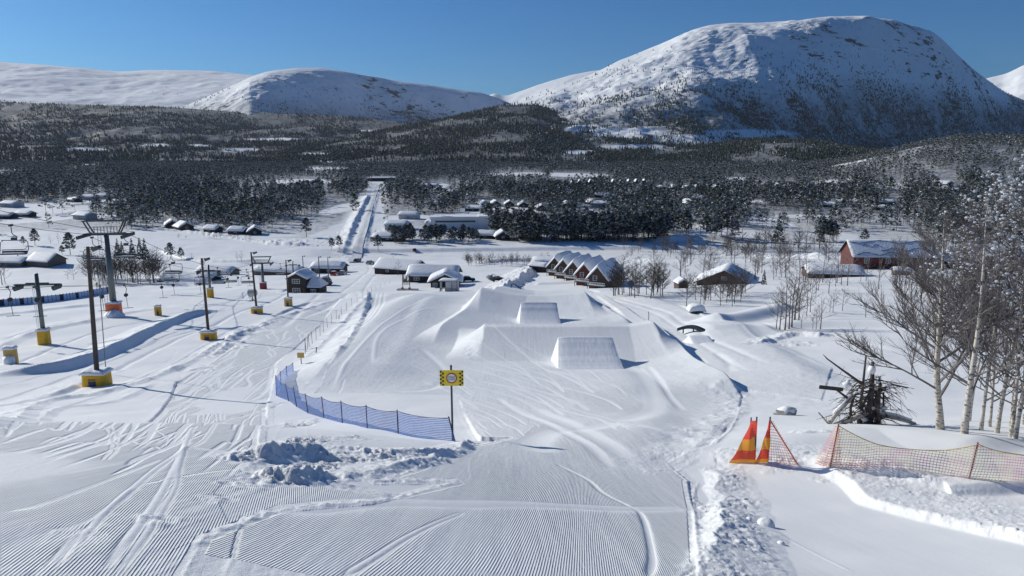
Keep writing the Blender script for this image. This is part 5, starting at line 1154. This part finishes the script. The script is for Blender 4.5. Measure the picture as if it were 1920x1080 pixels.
# ---------------------------------------------------------------- warning sign
(a, b) = topof(849, 826, 848, 686); t = thing('warning_sign', 'yellow warning sign with chequered edges and a red ringed white disc on a post', 'sign', a); hp = b[2] - a[2]; c = (a[1] * cp - a[2] * sp) / F
m = MB(); m.tube([(0, 0, -.4), (-.02, 0, hp)], .035, 10); m.obj('post', MAT['dsteel'], t)
w_ = 43.5 * c / 2; z0_ = (826 - 721.5) * c * 1.04; z1_ = (826 - 693) * c * 1.04; m = MB(); m.box(-w_, w_, -.075, -.05, z0_, z1_); bd = m.obj('sign_board', MAT['signyellow'], t); zc_ = (z0_ + z1_) / 2; hh_ = z1_ - z0_
m = MB(); q = hh_ / 8.6
for col in range(2):
    for row in range(4):
        for sx_ in (-1, 1):
            zz = z1_ - (row * 2 + (0 if (col == 0) else 1) + .25) * q * 1.04; xx = w_ - (col + .5) * q * 1.15; m.box(sx_ * xx - q * .5, sx_ * xx + q * .5, -.082, -.076, zz - q, zz)
m.obj('chequer', MAT['black'], bd)
def disc_mesh(r1, r2, y0, y1, n=40):
    m = MB(); V = [(r * math.cos(2 * math.pi * k / n), y, zc_ + r * math.sin(2 * math.pi * k / n)) for r in (r1, r2) for y in (y0, y1) for k in range(n)]
    g_ = lambda a, b, k: (a * 2 + b) * n + k % n; Fs = []
    for k in range(n): Fs += [(g_(0, 0, k), g_(0, 0, k + 1), g_(1, 0, k + 1), g_(1, 0, k)), (g_(1, 0, k), g_(1, 0, k + 1), g_(1, 1, k + 1), g_(1, 1, k))]
    m.add(V, Fs); return m
rr_ = hh_ * .335; disc_mesh(rr_ * .80, rr_, -.090, -.075).obj('red_ring', MAT['red'], bd)
m = MB(); n = 40; m.add([(rr_ * .81 * math.cos(2 * math.pi * k / n), -.084, zc_ + rr_ * .81 * math.sin(2 * math.pi * k / n)) for k in range(n)], [tuple(range(n))]); m.obj('disc', MAT['white'], bd)
def text(body, size, mat, parent, loc, rot=(math.pi / 2, 0, 0), ext=.002):
    cu = bpy.data.curves.new('lettering', 'FONT'); cu.body = body; cu.size = size; cu.align_x = 'CENTER'; cu.align_y = 'CENTER'; cu.extrude = ext; tmp = bpy.data.objects.new('lettering', cu); C.objects.link(tmp)
    dg = bpy.context.evaluated_depsgraph_get(); me = bpy.data.meshes.new_from_object(tmp.evaluated_get(dg)); bpy.data.objects.remove(tmp); me.materials.clear(); me.materials.append(mat); o = link('lettering', me, parent, loc); o.rotation_euler = rot; return o
text('STENGT', rr_ * .36, MAT['dsteel'], bd, (0, -.09, zc_ + rr_ * .2)); text('CLOSED', rr_ * .36, MAT['dsteel'], bd, (0, -.09, zc_ - rr_ * .22))
# small sign seen from behind, marker poles
(a, b) = topof(565, 682, 565, 659); c = (a[1] * cp - a[2] * sp) / F; t = thing('small_sign', 'small blank yellow sign on a short post beyond the blue net', 'sign', a); m = MB(); m.tube([(0, 0, -.3), (0, 0, 20 * c)], .04, 8); m.obj('post', MAT['wood'], t); m = MB(); m.box(-6.5 * c, 6.5 * c, -.07, -.04, 12 * c, 22 * c); m.obj('sign_board', MAT['ochre'], t)
Lr = smooth([(572, 664), (580, 650), (600, 630), (622, 606), (650, 582), (680, 560), (705, 545), (730, 532)], 3)
for k, (u, v) in enumerate(Lr[::1]):
    x, y, z = hit(u, v); t = thing('marker_pole', 'thin bamboo marker pole in the rope line between the piste and the park', 'pole', (x, y, z), 0, 'bamboo marker poles'); m = MB(); m.tube([(0, 0, -.3), (random.Random(k).uniform(-.1, .1), 0, 1.35)], .025, 6); m.obj('stick', MAT['brownwood'], t)
for u, v, h_ in [(35, 496, 18), (592, 662, 12), (635, 598, 8)]:
    x, y, z = hit(u, v); t = thing('marker_post', {35: 'short dark post in the open field at the far left', 592: 'leaning thin stick right of the small yellow sign', 635: 'thin stick in the snow strip between the pistes'}[u], 'post', (x, y, z)); m = MB(); m.tube([(0, 0, -.3), (.1, 0, sz(h_, x, y, z))], .05 if u > 100 else .25, 6); m.obj('stick', MAT['brownwood'], t)
# ---------------------------------------------------------------- cars
def car(u, v, Y, rz, mat, lab, van=False):
    x, y, z = hit(u, v) if Y is None else atY(u, Y); t = thing('parked_car', lab, 'car', (x, y, z), R(rz), 'cars parked in the snow'); 
    m = MB(); lo = [(-2.2, .35), (2.2, .35), (2.25, .75), (2.0, .98), (.95, 1.05), (-1.9, 1.08), (-2.25, .9)]; hi = [(.95, 1.05), (.35, 1.58), (-1.3, 1.62), (-1.95, 1.08)] if not van else [(1.3, 1.05), (.9, 1.85), (-2.0, 1.9), (-2.1, 1.08)]
    m.prism(lo, -.9, .9); m.prism(hi, -.74, .74); b = m.obj('body', mat, t); m = MB(); wn = [(.78, 1.1), (.30, 1.5), (-1.2, 1.52), (-1.65, 1.12)]; m.prism(wn, -.752, -.744); m.prism(wn, .744, .752)
    m.add([(.98, -.66, 1.10), (.98, .66, 1.10), (.44, .62, 1.56), (.44, -.62, 1.56)], [(0, 1, 2, 3)]); m.obj('window', MAT['glass'], t)
    for sx_ in (-1.4, 1.4):
        for sy_ in (-.82, .82): m = MB(); m.tube([(sx_, sy_ - .11, .33), (sx_, sy_ + .11, .33)], .34, 14); m.obj('wheel', MAT['black'], t)
    m = MB(); snowslab(m, [-1.3 + .17 * k for k in range(10)], lambda q: (1.62 if not van else 1.9), -.7, .7, .14, seed=3); m.obj('roof_snow', MAT['snow'], b, True); keep(x, y, 3)
car(670, 491, None, 75, MAT['car1'], 'black car driving down from the valley road'); car(694, 495, None, 70, MAT['car2'], 'grey car parked beside the dark barn')
car(777, 471, None, 100, MAT['car1'], 'dark car on the road across the river flat'); car(932, 521, 228, 20, MAT['car1'], 'black car beside the snow bank right of the lodge'); car(925, 514, 240, 25, MAT['car2'], 'snow covered grey car behind the black one right of the lodge')
car(627, 500, 272, 85, MAT['car3'], 'dark red car in front of the low shed'); car(643, 501, 273, 80, MAT['car2'], 'grey car right of the dark red one by the shed'); car(668, 0, 292, 88, MAT['car1'], 'black car at the road mouth behind the first one') if False else None
car(878, 514, 236, 5, MAT['car1'], 'small dark vehicle at the right corner of the lodge')
x, y, z = atY(607, 232); t = thing('snow_groomer', 'snow covered groomer with yellow blade parked behind the black house', 'vehicle', (x, y, z), R(5)); m = MB(); m.prism([(-2.6, .5), (2.4, .5), (2.4, 1.5), (1.6, 2.6), (-.4, 2.7), (-.8, 1.6), (-2.6, 1.5)], -1.2, 1.2); m.obj('body', MAT['wood'], t); m = MB()
for sy_ in (-1.5, 1.25): m.prism([(-2.5, 0), (2.3, 0), (2.7, .5), (2.3, .9), (-2.5, .9), (-2.8, .5)], sy_, sy_ + .3)
m.obj('track', MAT['black'], t); m = MB(); m.box(-3.6, -3.3, -2.0, 2.0, .1, 1.1); m.obj('blade', MAT['yellow'], t); m = MB(); snowslab(m, [-2.6 + .5 * k for k in range(11)], lambda q: 2.72 if -.5 < q < 1.7 else 1.6, -1.2, 1.2, .4, seed=3); m.obj('snow_cap', MAT['snow'], t, True)
# snow gun near third pole
x, y, z = hit(474, 565); t = thing('snow_gun', 'round grey snow gun drum standing left of the third lamp pole', 'snow gun', (x, y, z + .2)); m = MB(); m.tube([(-.5, 0, 1.3), (.7, -.2, 1.5)], [.75, .6], 16); m.obj('drum', MAT['grey'], t); m = MB(); m.tube([(0, 0, -.3), (0, 0, 1.0)], .09, 6); m.tube([(0, 0, .3), (-.6, -.4, -.2)], .05, 5); m.tube([(0, 0, .3), (.6, -.4, -.2)], .05, 5); m.obj('stand', MAT['dsteel'], t)
# ---------------------------------------------------------------- skier
x, y, z = hit(182, 539)
sk_ = [(0, 0, .95), (0, .02, 1.2), (0, .05, 1.42), (0, .06, 1.55), (0, .08, 1.68), (.12, 0, .92), (.17, -.1, .5), (.18, .02, .06), (-.12, 0, .92), (-.17, -.1, .5), (-.18, .02, .06), (.22, .05, 1.4), (.33, -.05, 1.15), (.32, -.3, 1.05), (-.22, .05, 1.4), (-.33, -.05, 1.15), (-.32, -.3, 1.05), (.18, -.12, 0.03), (-.18, -.12, .03)]
ed = [(0, 1), (1, 2), (2, 3), (3, 4), (0, 5), (5, 6), (6, 7), (0, 8), (8, 9), (9, 10), (2, 11), (11, 12), (12, 13), (2, 14), (14, 15), (15, 16), (7, 17), (10, 18)]
rad = [.16, .16, .17, .07, .12, .1, .08, .06, .1, .08, .06, .08, .06, .045, .08, .06, .045, .05, .05]
me = bpy.data.meshes.new('skier_skin'); me.from_pydata(sk_, ed, []); tmp = bpy.data.objects.new('tmp', me); C.objects.link(tmp); mo = tmp.modifiers.new('s', 'SKIN')
for i, r_ in enumerate(rad): me.skin_vertices[0].data[i].radius = (r_, r_)
me.skin_vertices[0].data[0].use_root = True; tmp.modifiers.new('u', 'SUBSURF').levels = 1; dg = bpy.context.evaluated_depsgraph_get(); bm_ = bpy.data.meshes.new_from_object(tmp.evaluated_get(dg)); bpy.data.objects.remove(tmp); bm_.materials.clear(); bm_.materials.append(plain('dark_ski_clothes', (.03, .035, .06), .7, 0, .3, 5))
t = thing('person', 'skier in dark clothes standing on the far left piste above the banner fence', 'person', (x, y, z), R(20)); link('body', bm_, t); m = MB(); m.blob((0, .07, 1.72), .17, random.Random(1)); m.obj('helmet', MAT['black'], t, True)
t = thing('pair_of_skis', 'pair of dark skis under the standing skier', 'skis', (x, y, z), R(20)); 
for sx_ in (-.18, .18): m = MB(); m.box(sx_ - .05, sx_ + .05, -.9, .75, .0, .025); m.obj('ski', MAT['red'], t)
# ---------------------------------------------------------------- planting
pl = forest_points(); near, far_ = np.concatenate(pl[:2]), pl[2]
def zat(p): 
    return H(p[:, 0], p[:, 1], fine=False)
r_ = np.random.default_rng(11)
# near band: the largest in view become trees of their own
zn = zat(near); u_, v_ = proj(near[:, 0], near[:, 1], zn); vis = (u_ > -20) & (u_ < 1940); order = np.argsort(np.where(vis, near[:, 1], 1e9)); solo = order[:232]; rest = np.setdiff1d(np.arange(len(near)), solo)
PP = [make_pine_proto(300 + i, 0, 12.5, 170) for i in range(6)]; SP = [make_pine_proto(400 + i, 1, 12.5, 150) for i in range(2)]
def plabel(u):
    if u < 300: return 'snow dusted pine in the valley stand behind the left field, left of the chairlift tower'
    if u < 480: return 'snow dusted pine in the stand behind the left field, right of the chairlift tower'
    if u < 690: return 'dark pine at the near edge of the stand left of the valley road'
    if u < 905: return 'dark snow dusted pine in the belt in front of the white hall'
    if u < 1120: return 'snow dusted pine at the river edge right of the white hall'
    if u < 1260: return 'snow dusted pine in the tall belt behind the red terrace and river'
    if u < 1500: return 'snow dusted pine in the open stand behind the bare birches beyond the river'
    if u < 1740: return 'snow dusted pine in the stand behind the red barn'
    return 'snow dusted pine in the stand behind the frosted birches'
for i in solo:
    s = r_.uniform(.85, 1.35); p = PP[i % 6] if r_.random() < .9 else SP[i % 2]; place_tree(p, 'pine_tree', plabel(u_[i]), 'pine tree', plabel(u_[i]).replace('pine', 'pines', 1)[:60], near[i, 0], near[i, 1], zn[i] - .2, s, r_.uniform(0, 6.28))
q = near[rest]; V, T, M = merge(CONE, np.c_[q, zn[rest]], r_.uniform(.75, 1.3, len(q)), r_.uniform(0, 6.28, len(q)), r_.choice(7, len(q), p=[.18] * 5 + [.05, .05]))
me = npmesh('pine_forest', V, T, FMATS, M, False); tag(link('pine_forest', me), 'dense snow dusted pine forest filling the valley floor', 'forest', None, 'stuff')
zf = zat(far_); V, T, M = merge([withtrunk(pine_np(80 + i, 14, 11.5, i % 2, 1), 11, .15) for i in range(5)], np.c_[far_, zf], r_.uniform(.75, 1.25, len(far_)), r_.uniform(0, 6.28, len(far_)), r_.integers(0, 5, len(far_)))
me = npmesh('far_pine_forest', V, T, FMATS, M, False); tag(link('far_pine_forest', me), 'far pine forest reaching to the foot of the mountains', 'forest', None, 'stuff')
mp = mountain_points(110000); kk = r_.integers(0, 7, len(mp)); sc2 = r_.uniform(.7, 1.25, len(mp))
V, T, M = merge(CHEAP, mp - np.array([0, 0, .8]), sc2, r_.uniform(0, 6.28, len(mp)), kk, np.full(len(mp), 1.25))
me = npmesh('mountain_forest', V, T, FMATS, M, False); tag(link('mountain_forest', me), 'dark conifer and birch forest climbing the mountain flanks to the treeline', 'forest', None, 'stuff')
rb = random.Random(21)
for k in range(46):
    u = rb.uniform(728, 908); x, y, z = hit(u, rb.uniform(447, 457)); place_tree(PP[k % 6], 'pine_tree', 'dark snow dusted pine in the belt in front of the white hall', 'pine tree', 'dark snow dusted pines in the belt in front of the white hall'[:60], x, y, z - .2, rb.uniform(.52, .74), rb.uniform(0, 6))
# single conifers in front
for u, v, vt, kind, lab in [(66, 460, 429, 0, 'round crowned pine left of the farm house roof'), (44, 460, 443, 0, 'small pine left of the round crowned one'), (132, 478, 436, 0, 'slim pine right of the grey roofed farm house'), (117, 478, 460, 0, 'bushy small pine at the foot of the slim pine'),
    (222, 482, 447, 1, 'young spruce right beside the chairlift mast'), (230, 482, 452, 1, 'small young spruce between the mast and the spruce pair'), (249, 484, 446, 1, 'pointed spruce left of the dense pair'), (264, 486, 445, 1, 'left spruce of the dense dark pair'), (273, 486, 446, 1, 'right spruce of the dense dark pair'),
    (320, 486, 455, 0, 'spreading pine behind the far lift chairs'), (340, 487, 464, 0, 'small pine right of the spreading one'), (380, 500, 486, 0, 'little pine behind the second lamp pole'), (622, 468, 446, 0, 'dark pine at the roadside left of the snow bank'), (636, 466, 442, 0, 'bare topped pine beside the dark roadside pine'), (709, 470, 440, 0, 'single pine on the right side of the road mouth'), (697, 458, 444, 0, 'small dark pine behind the single roadside pine'),
    (1402, 528, 508, 1, 'little spruce right of the brown hut, left one'), (1415, 530, 510, 1, 'little spruce right of the brown hut, middle one'), (1432, 534, 505, 1, 'taller spruce right of the brown hut'), (1735, 486, 470, 0, 'round green shrub like pine right of the red barn'),
    (1620, 462, 430, 0, 'leaning pine behind the red barn ridge'), (1790, 470, 425, 0, 'broad dark pine behind the right birches'), (1760, 474, 440, 0, 'pine between the red barn and the right birches')]:
    x, y, z = hit(u, v); hgt = sz(v - vt, x, y, z); p = (PP if kind == 0 else SP)[int(u) % (6 if kind == 0 else 2)]; place_tree(p, 'pine_tree' if kind == 0 else 'spruce_tree', lab, 'pine tree' if kind == 0 else 'spruce tree', None, x, y, z, hgt / 12.5, u)
# bare birches, mid distance
def bproto(seed, H_, **k):
    tm = k.pop('tm', 'wood'); bm = k.pop('bm', 'twig'); T, B, S = bare_tree(seed, H_, **k); out = [B.mesh('crown', [MAT[bm], MAT['treesnow']]), T.mesh('trunk', MAT[tm], True)]
    if S.v: out.append(S.mesh('branch_snow', MAT['treesnow']))
    return out
BP = [bproto(500 + i, 8, dens=.9, levels=3, k=4, r0=.10, spread=.40, thin=1.25) for i in range(4)]; BD = [bproto(520 + i, 8, dens=1.15, levels=3, k=4, r0=.10, spread=.42, bm='darktwig', tm='darktwig', thin=1.5) for i in range(3)]
def grp(pro, name, cat, labs, pts, group, seed=0):
    rr = random.Random(seed)
    for i, (u, v, h_) in enumerate(pts):
        x, y, z = hit(u, v); s = sz(h_, x, y, z) / 8; t = place_tree(pro[rr.randrange(len(pro))], name, labs if isinstance(labs, str) else labs[i], cat, group, x, y, z, s, rr.uniform(0, 6.28))
rr = random.Random(4); J = lambda a, b: rr.uniform(a, b)
grp(BD, 'alder_tree', 'bare tree', 'dark bare alder in the thicket around the chairlift tower', [(J(162, 300), J(520, 533), J(34, 66)) for k in range(52)], 'bare alders around the chairlift tower', 1)
grp(BP, 'birch_tree', 'bare tree', ['tall bare reddish birch behind the nearest lamp pole', 'bare bush left of the thicket', 'small bare bush beside the thicket', 'bare tree at the left edge of the view', 'bare sapling at the left edge', 'thin bare birch in the left field', 'second thin bare birch in the left field', 'bare sapling right of the spreading pine', 'bare sapling in front of the left field', 'bare sapling left of the smaller tower', 'slim pale birch left of the smaller tower'],
    [(175, 525, 62), (128, 524, 24), (138, 524, 28), (4, 534, 58), (10, 532, 40), (95, 458, 18), (110, 456, 20), (289, 490, 22), (360, 488, 16), (445, 490, 18), (453, 491, 22)], None, 2)
grp(BD, 'alder_tree', 'bare tree', 'dark bare alder in the dense clump at the near end of the red terrace', [(J(1150, 1245), J(546, 556), J(42, 78)) for k in range(26)], 'bare alders beside the red terrace', 3)
grp(BP, 'birch_tree', 'bare tree', ['tall white dusted birch at the right end of the terrace clump', 'tall bare birch in front of the terrace clump'], [(1220, 560, 72), (1190, 558, 80)], None, 4)
grp(BD, 'birch_tree', 'bare tree', 'thin bare birch in front of the brown hut', [(J(1285, 1400), J(545, 575), J(34, 60)) for k in range(30)], 'bare birches around the brown hut', 5)
grp(BP, 'birch_tree', 'bare tree', 'bare birch in the rows behind the brown hut', [(J(1260, 1490), J(490, 524), J(30, 54)) for k in range(40)], 'bare birches behind the brown hut', 6)
grp(BP, 'birch_tree', 'bare tree', 'bare multi stemmed birch in the big clump on the open right slope', [(1462, 618, 92), (1470, 619, 110), (1478, 617, 96), (1456, 616, 70), (1484, 614, 120), (1490, 600, 128), (1498, 600, 90)], 'birch clump on the open right slope', 7)
grp(BP, 'birch_tree', 'bare tree', ['bare birch just right of the big clump', 'second bare birch right of the big clump', 'third bare birch right of the big clump, by the dip', 'slim birch pair member right of the clump', 'slim birch pair member farther right', 'short slim birch right of the pair', 'bushy bare birch on the white slope', 'bushy low birch beside the bushy one', 'single slim birch on the white slope', 'tiny lone birch in the middle of the white slope'],
    [(1512, 592, 62), (1520, 585, 66), (1503, 616, 44), (1524, 617, 40), (1530, 617, 46), (1538, 617, 70), (1562, 586, 48), (1556, 585, 40), (1580, 583, 50), (1623, 595, 48)], None, 8)
grp(BP, 'birch_tree', 'bare tree', 'knotty bare tree in front of the snow buried cabin and red barn', [(J(1500, 1760), J(522, 552), J(40, 72)) for k in range(26)], 'bare trees below the red barn', 9)
grp(BP, 'birch_tree', 'bare tree', ['upright birch before the dark barn, left stem', 'upright birch before the dark barn, right stem'], [(739, 512, 34), (747, 516, 32)], None, 10)
grp(BD, 'willow_bush', 'bush', 'low bare willow bush on the near river bank', [(J(870, 1035), J(492, 499), J(14, 24)) for k in range(46)], 'bare willow bushes on the river bank', 11)
grp(BD, 'willow_bush', 'bush', 'low bare bush along the foot of the pine belt', [(J(1150, 1520), J(468, 486), J(14, 30)) for k in range(44)] + [(J(330, 480), J(444, 449), J(8, 14)) for k in range(14)] + [(J(740, 790), J(456, 462), J(8, 14)) for k in range(8)], 'bare bushes along the pine belt', 12)
grp(BP, 'birch_tree', 'bare tree', 'dark bare birch in the wood behind the right slope trees', [(J(1730, 1900), J(500, 560), J(60, 105)) for k in range(16)], 'dark birches behind the frosted trees', 13)
grp(BD, 'alder_tree', 'bare tree', 'dark bare tree in the wide thicket between the river and the red barn', [(J(1240, 1575), J(458, 492), J(24, 44)) for k in range(60)], 'bare trees between the river and the red barn', 14)
# ---------------------------------------------------------------- near birches at the right
def near_tree(name, lab, u, v, vt, seed, lean=(0, 0), bm='twig', tm='birch', group=None, **k):
    x, y, z = hit(u, v); h_ = sz(v - vt, x, y, z); T, B, S = bare_tree(seed, h_, lean=lean, **k); t = thing(name, lab, 'birch tree', (x, y, z), 0, group)
    T.obj('trunk', MAT[tm], t, True); B.obj('crown', [MAT[bm], MAT['treesnow']], t)
    if S.v: S.obj('branch_snow', MAT['treesnow'], t)
    return t
near_tree('birch_tree', 'large bare birch with a pale curved trunk left of the frosted trees', 1766, 806, 395, 11, lean=(-.75, 0), dens=1.55, levels=4, k=5, r0=.15, spread=.48, curve=lambda f: -.55 * math.sin(min(1, f * 2.6) * 1.57) + .5 * f, lowest=.14, thin=1.0)
near_tree('birch_tree', 'second bare birch with a dark striped trunk right of the large one', 1803, 812, 385, 12, lean=(.2, 0), dens=1.05, levels=4, k=5, r0=.12, spread=.42, lowest=.12, bm='twig', thin=1.1)
FB = []
for k in range(4):
    T, B, S = bare_tree(30 + k, 9, lean=((-.3, .3, .1, -.1)[k], 0), dens=1.12, levels=4, k=4, r0=.07, spread=.42, snow=(.03, .06, .05, .04)[k], lowest=.12, thin=1.1)
    FB.append([B.mesh('crown', [MAT['twig'], MAT['treesnow']]), T.mesh('trunk', MAT['birch'], True)])
for i, (u, v, vt) in enumerate([(1838, 806, 370), (1868, 812, 300), (1885, 818, 340), (1902, 822, 290), (1920, 820, 275), (1948, 820, 300), (1856, 800, 430), (1825, 790, 450), (1895, 800, 380), (1925, 796, 340)]):
    nm_ = ['slim', 'tall', 'middle', 'high crowned', 'tallest', 'outermost', 'short', 'smallest', 'hidden middle', 'hindmost', 'rear edge', 'rear'][i]
    x, y, z = hit(u, v); place_tree(FB[(i * 3 + i // 4) % 4], 'frosted_birch', nm_ + ' snow clumped birch in the thicket at the right edge', 'birch tree', 'frosted birches at the right', x, y, z - .1, sz(v - vt, x, y, z) / 9, i * 1.9)
# fallen tree and stump tangle
x, y, z = hit(1612, 794); t = thing('dead_tree', 'tangled dead stump cluster with broken trunks, roots and a snowy fallen log', 'dead tree', (x, y, z)); rr = random.Random(8); c = (y * cp - z * sp) / F
for i, (du, h_, r0) in enumerate([(-8, 135, 2.6), (10, 120, 5), (22, 80, 4), (34, 90, 3), (2, 70, 3), (44, 60, 2.5), (-18, 60, 2.5), (28, 50, 3)]):
    m = MB(); b = du * c; m.tube([(b * .8, rr.uniform(-.3, .3), -.3), (b + rr.uniform(-.1, .1), rr.uniform(-.2, .2), h_ * c * .5), (b + rr.uniform(-.25, .25), rr.uniform(-.2, .2), h_ * c)], [r0 * c * 1.2, r0 * c, r0 * c * .6], 8); m.obj('broken_trunk', MAT['wood'] if i == 3 else MAT['darktwig'], t, True)
m = MB()
for i in range(90):
    a = rr.uniform(0, 6.28); zz = rr.uniform(.1, 2.1); p = Vector((rr.uniform(-.3, .8), rr.uniform(-.3, .3), zz)); d = Vector((math.cos(a) * 1.0, math.sin(a) * .7, rr.uniform(-.5, .5))); L_ = rr.uniform(.5, 1.9); q = [p]
    for k in range(4): d = (d + Vector((rr.uniform(-.3, .3), rr.uniform(-.3, .3), rr.uniform(-.35, .12)))).normalized(); q.append(q[-1] + d * L_ / 4)
    m.tube(q, [.03, .022, .015, .01, .006], 4, 0, False)
    for k in range(5):
        s0 = q[rr.randrange(1, 4)]; d2 = (d + Vector((rr.uniform(-1, 1), rr.uniform(-1, 1), rr.uniform(-.8, .6)))).normalized(); m.tube([s0, s0 + d2 * .25, s0 + d2 * .5 + Vector((0, 0, -.06))], [.012, .008, .004], 3, 0, False)
for pts in ([(0, 0, 1.8), (-1.0, .1, 2.5), (-1.7, 0, 3.0), (-1.9, 0, 3.2)], [(-.4, 0, 1.0), (-1.2, -.1, 1.6), (-2.0, -.2, 1.75)], [(.6, .2, 1.4), (1.4, .2, 1.75), (2.1, .2, 1.6)]): m.tube(pts, [.07, .045, .03, .012][:len(pts)], 6)
m.obj('branches', MAT['darktwig'], t); m = MB(); m.tube([(-1.6, -.3, -.05), (-1.2, -.2, .5), (-.4, 0, 1.3)], [.11, .10, .08], 8); m.tube([(-1.3, -.4, .05), (-.2, -.3, .45), (.4, -.1, .6)], [.12, .11, .08], 8); m.tube([(.4, 0, .5), (1.6, .1, .25), (2.6, .2, -.1)], [.13, .11, .07], 8); m.tube([(-2.1, -.5, .7), (-1.5, -.5, .05)], [.03, .05], 6); m.obj('fallen_log', MAT['birch'], t, True)
m = MB(); m.tube([(-1.3, -.22, .55), (-.5, -.02, 1.32)], [.07, .06], 6); m.tube([(.5, 0, .62), (1.6, .1, .37), (2.4, .2, .1)], [.09, .08, .05], 6)
for k in range(14): m.blob((rr.uniform(-.8, 1.1), rr.uniform(-.4, .1), rr.uniform(.1, 2.0)), rr.uniform(.08, .2), rr, 0, .6)
m.blob((.32, 0, 2.5), .2, rr, 0, 1.3); m.obj('snow_clumps', MAT['snow'], t, True)
x2, y2, z2 = hit(1560, 795); t = thing('plank', 'dark plank stuck across the dead tree tangle', 'plank', (x - 1.55, y - .2, z + 1.72), R(5)); t.rotation_euler = (0, R(8), R(5)); m = MB(); m.box(-.5, .6, -.03, .03, -.08, .08); m.obj('board', MAT['black'], t)
x, y, z = hit(1474, 778); t = thing('rock', 'low snow capped rock heap beyond the orange nets', 'rock', (x, y, z)); m = MB(); m.blob((0, 0, .05), .55, rr, 0, .6); m.blob((-.45, 0, 0), .25, rr, 0, .6); m.obj('stone', MAT['concrete'], t); m = MB(); m.blob((.05, .05, .18), .56, rr, 0, .55); m.obj('snow_cap', MAT['snow'], t, True)
for i, (u, v, rr0) in enumerate([(1436, 985, .13), (1405, 975, .06), (1465, 1020, .05)]):
    x, y, z = hit(u, v); t = thing('snow_lump', ['large', 'small', 'tiny'][i] + ' rounded lump of snow on the smooth foreground at the right', 'snow lump', (x, y, z)); m = MB(); m.blob((0, 0, 0), rr0 * 1.6, random.Random(i), 0, .8); ob = m.obj('lump', MAT['snow'], t, True); mm = ob.modifiers.new('s', 'SUBSURF'); mm.levels = 2; mm.render_levels = 2
HAZE = 1.6e-5
# ---------------------------------------------------------------- sky, sun, haze
w = bpy.data.worlds.new('World'); sc.world = w; w.use_nodes = True; nt = w.node_tree
bg = nt.nodes['Background']; sk = nt.nodes.new('ShaderNodeTexSky'); sk.sky_type = 'NISHITA'; sk.sun_disc = False
sk.sun_elevation = SUN_EL; sk.sun_rotation = -SUN_AZ; sk.altitude = 600; sk.air_density = .9; sk.dust_density = .8; sk.ozone_density = 6.0
tn = nt.nodes.new('ShaderNodeMix'); tn.data_type = 'RGBA'; tn.blend_type = 'MULTIPLY'; tn.inputs[0].default_value = 1; tn.inputs[7].default_value = (.46, .95, 1.27, 1)
nt.links.new(sk.outputs[0], tn.inputs[6]); nt.links.new(tn.outputs[2], bg.inputs[0]); bg.inputs[1].default_value = .070
sl = bpy.data.lights.new('sun', 'SUN'); sl.energy = 5.0; sl.angle = R(.53); sl.color = (1.0, .958, .85)
so = bpy.data.objects.new('sun', sl); C.objects.link(so); so.rotation_euler = Vector(SD).to_track_quat('Z', 'Y').to_euler()
so.location = (-50, 20, 60)
sc.view_settings.view_transform = 'Standard'; sc.view_settings.look = 'None'; sc.view_settings.exposure = -0.17; sc.view_settings.gamma = 1
sc.cycles.max_bounces = 5; sc.cycles.diffuse_bounces = 3; sc.cycles.transparent_max_bounces = 12; sc.cycles.volume_bounces = 0
sc.cycles.use_denoising = True

# thin winter air over the valley
m = MB(); m.box(-14000, 14000, -120, 15000, -62, 1150); hz = NT('haze_air'); hz.t.nodes.remove(hz.p); pv = hz.n('ShaderNodeVolumePrincipled'); pv.inputs['Color'].default_value = (.80, .88, 1.0, 1)
pv.inputs['Density'].default_value = HAZE; pv.inputs['Anisotropy'].default_value = .2; hz.l(pv.outputs[0], hz.o.inputs['Volume'])
ho = m.obj('haze', hz.m); tag(ho, 'faint bluish air over the far valley', kind='stuff')
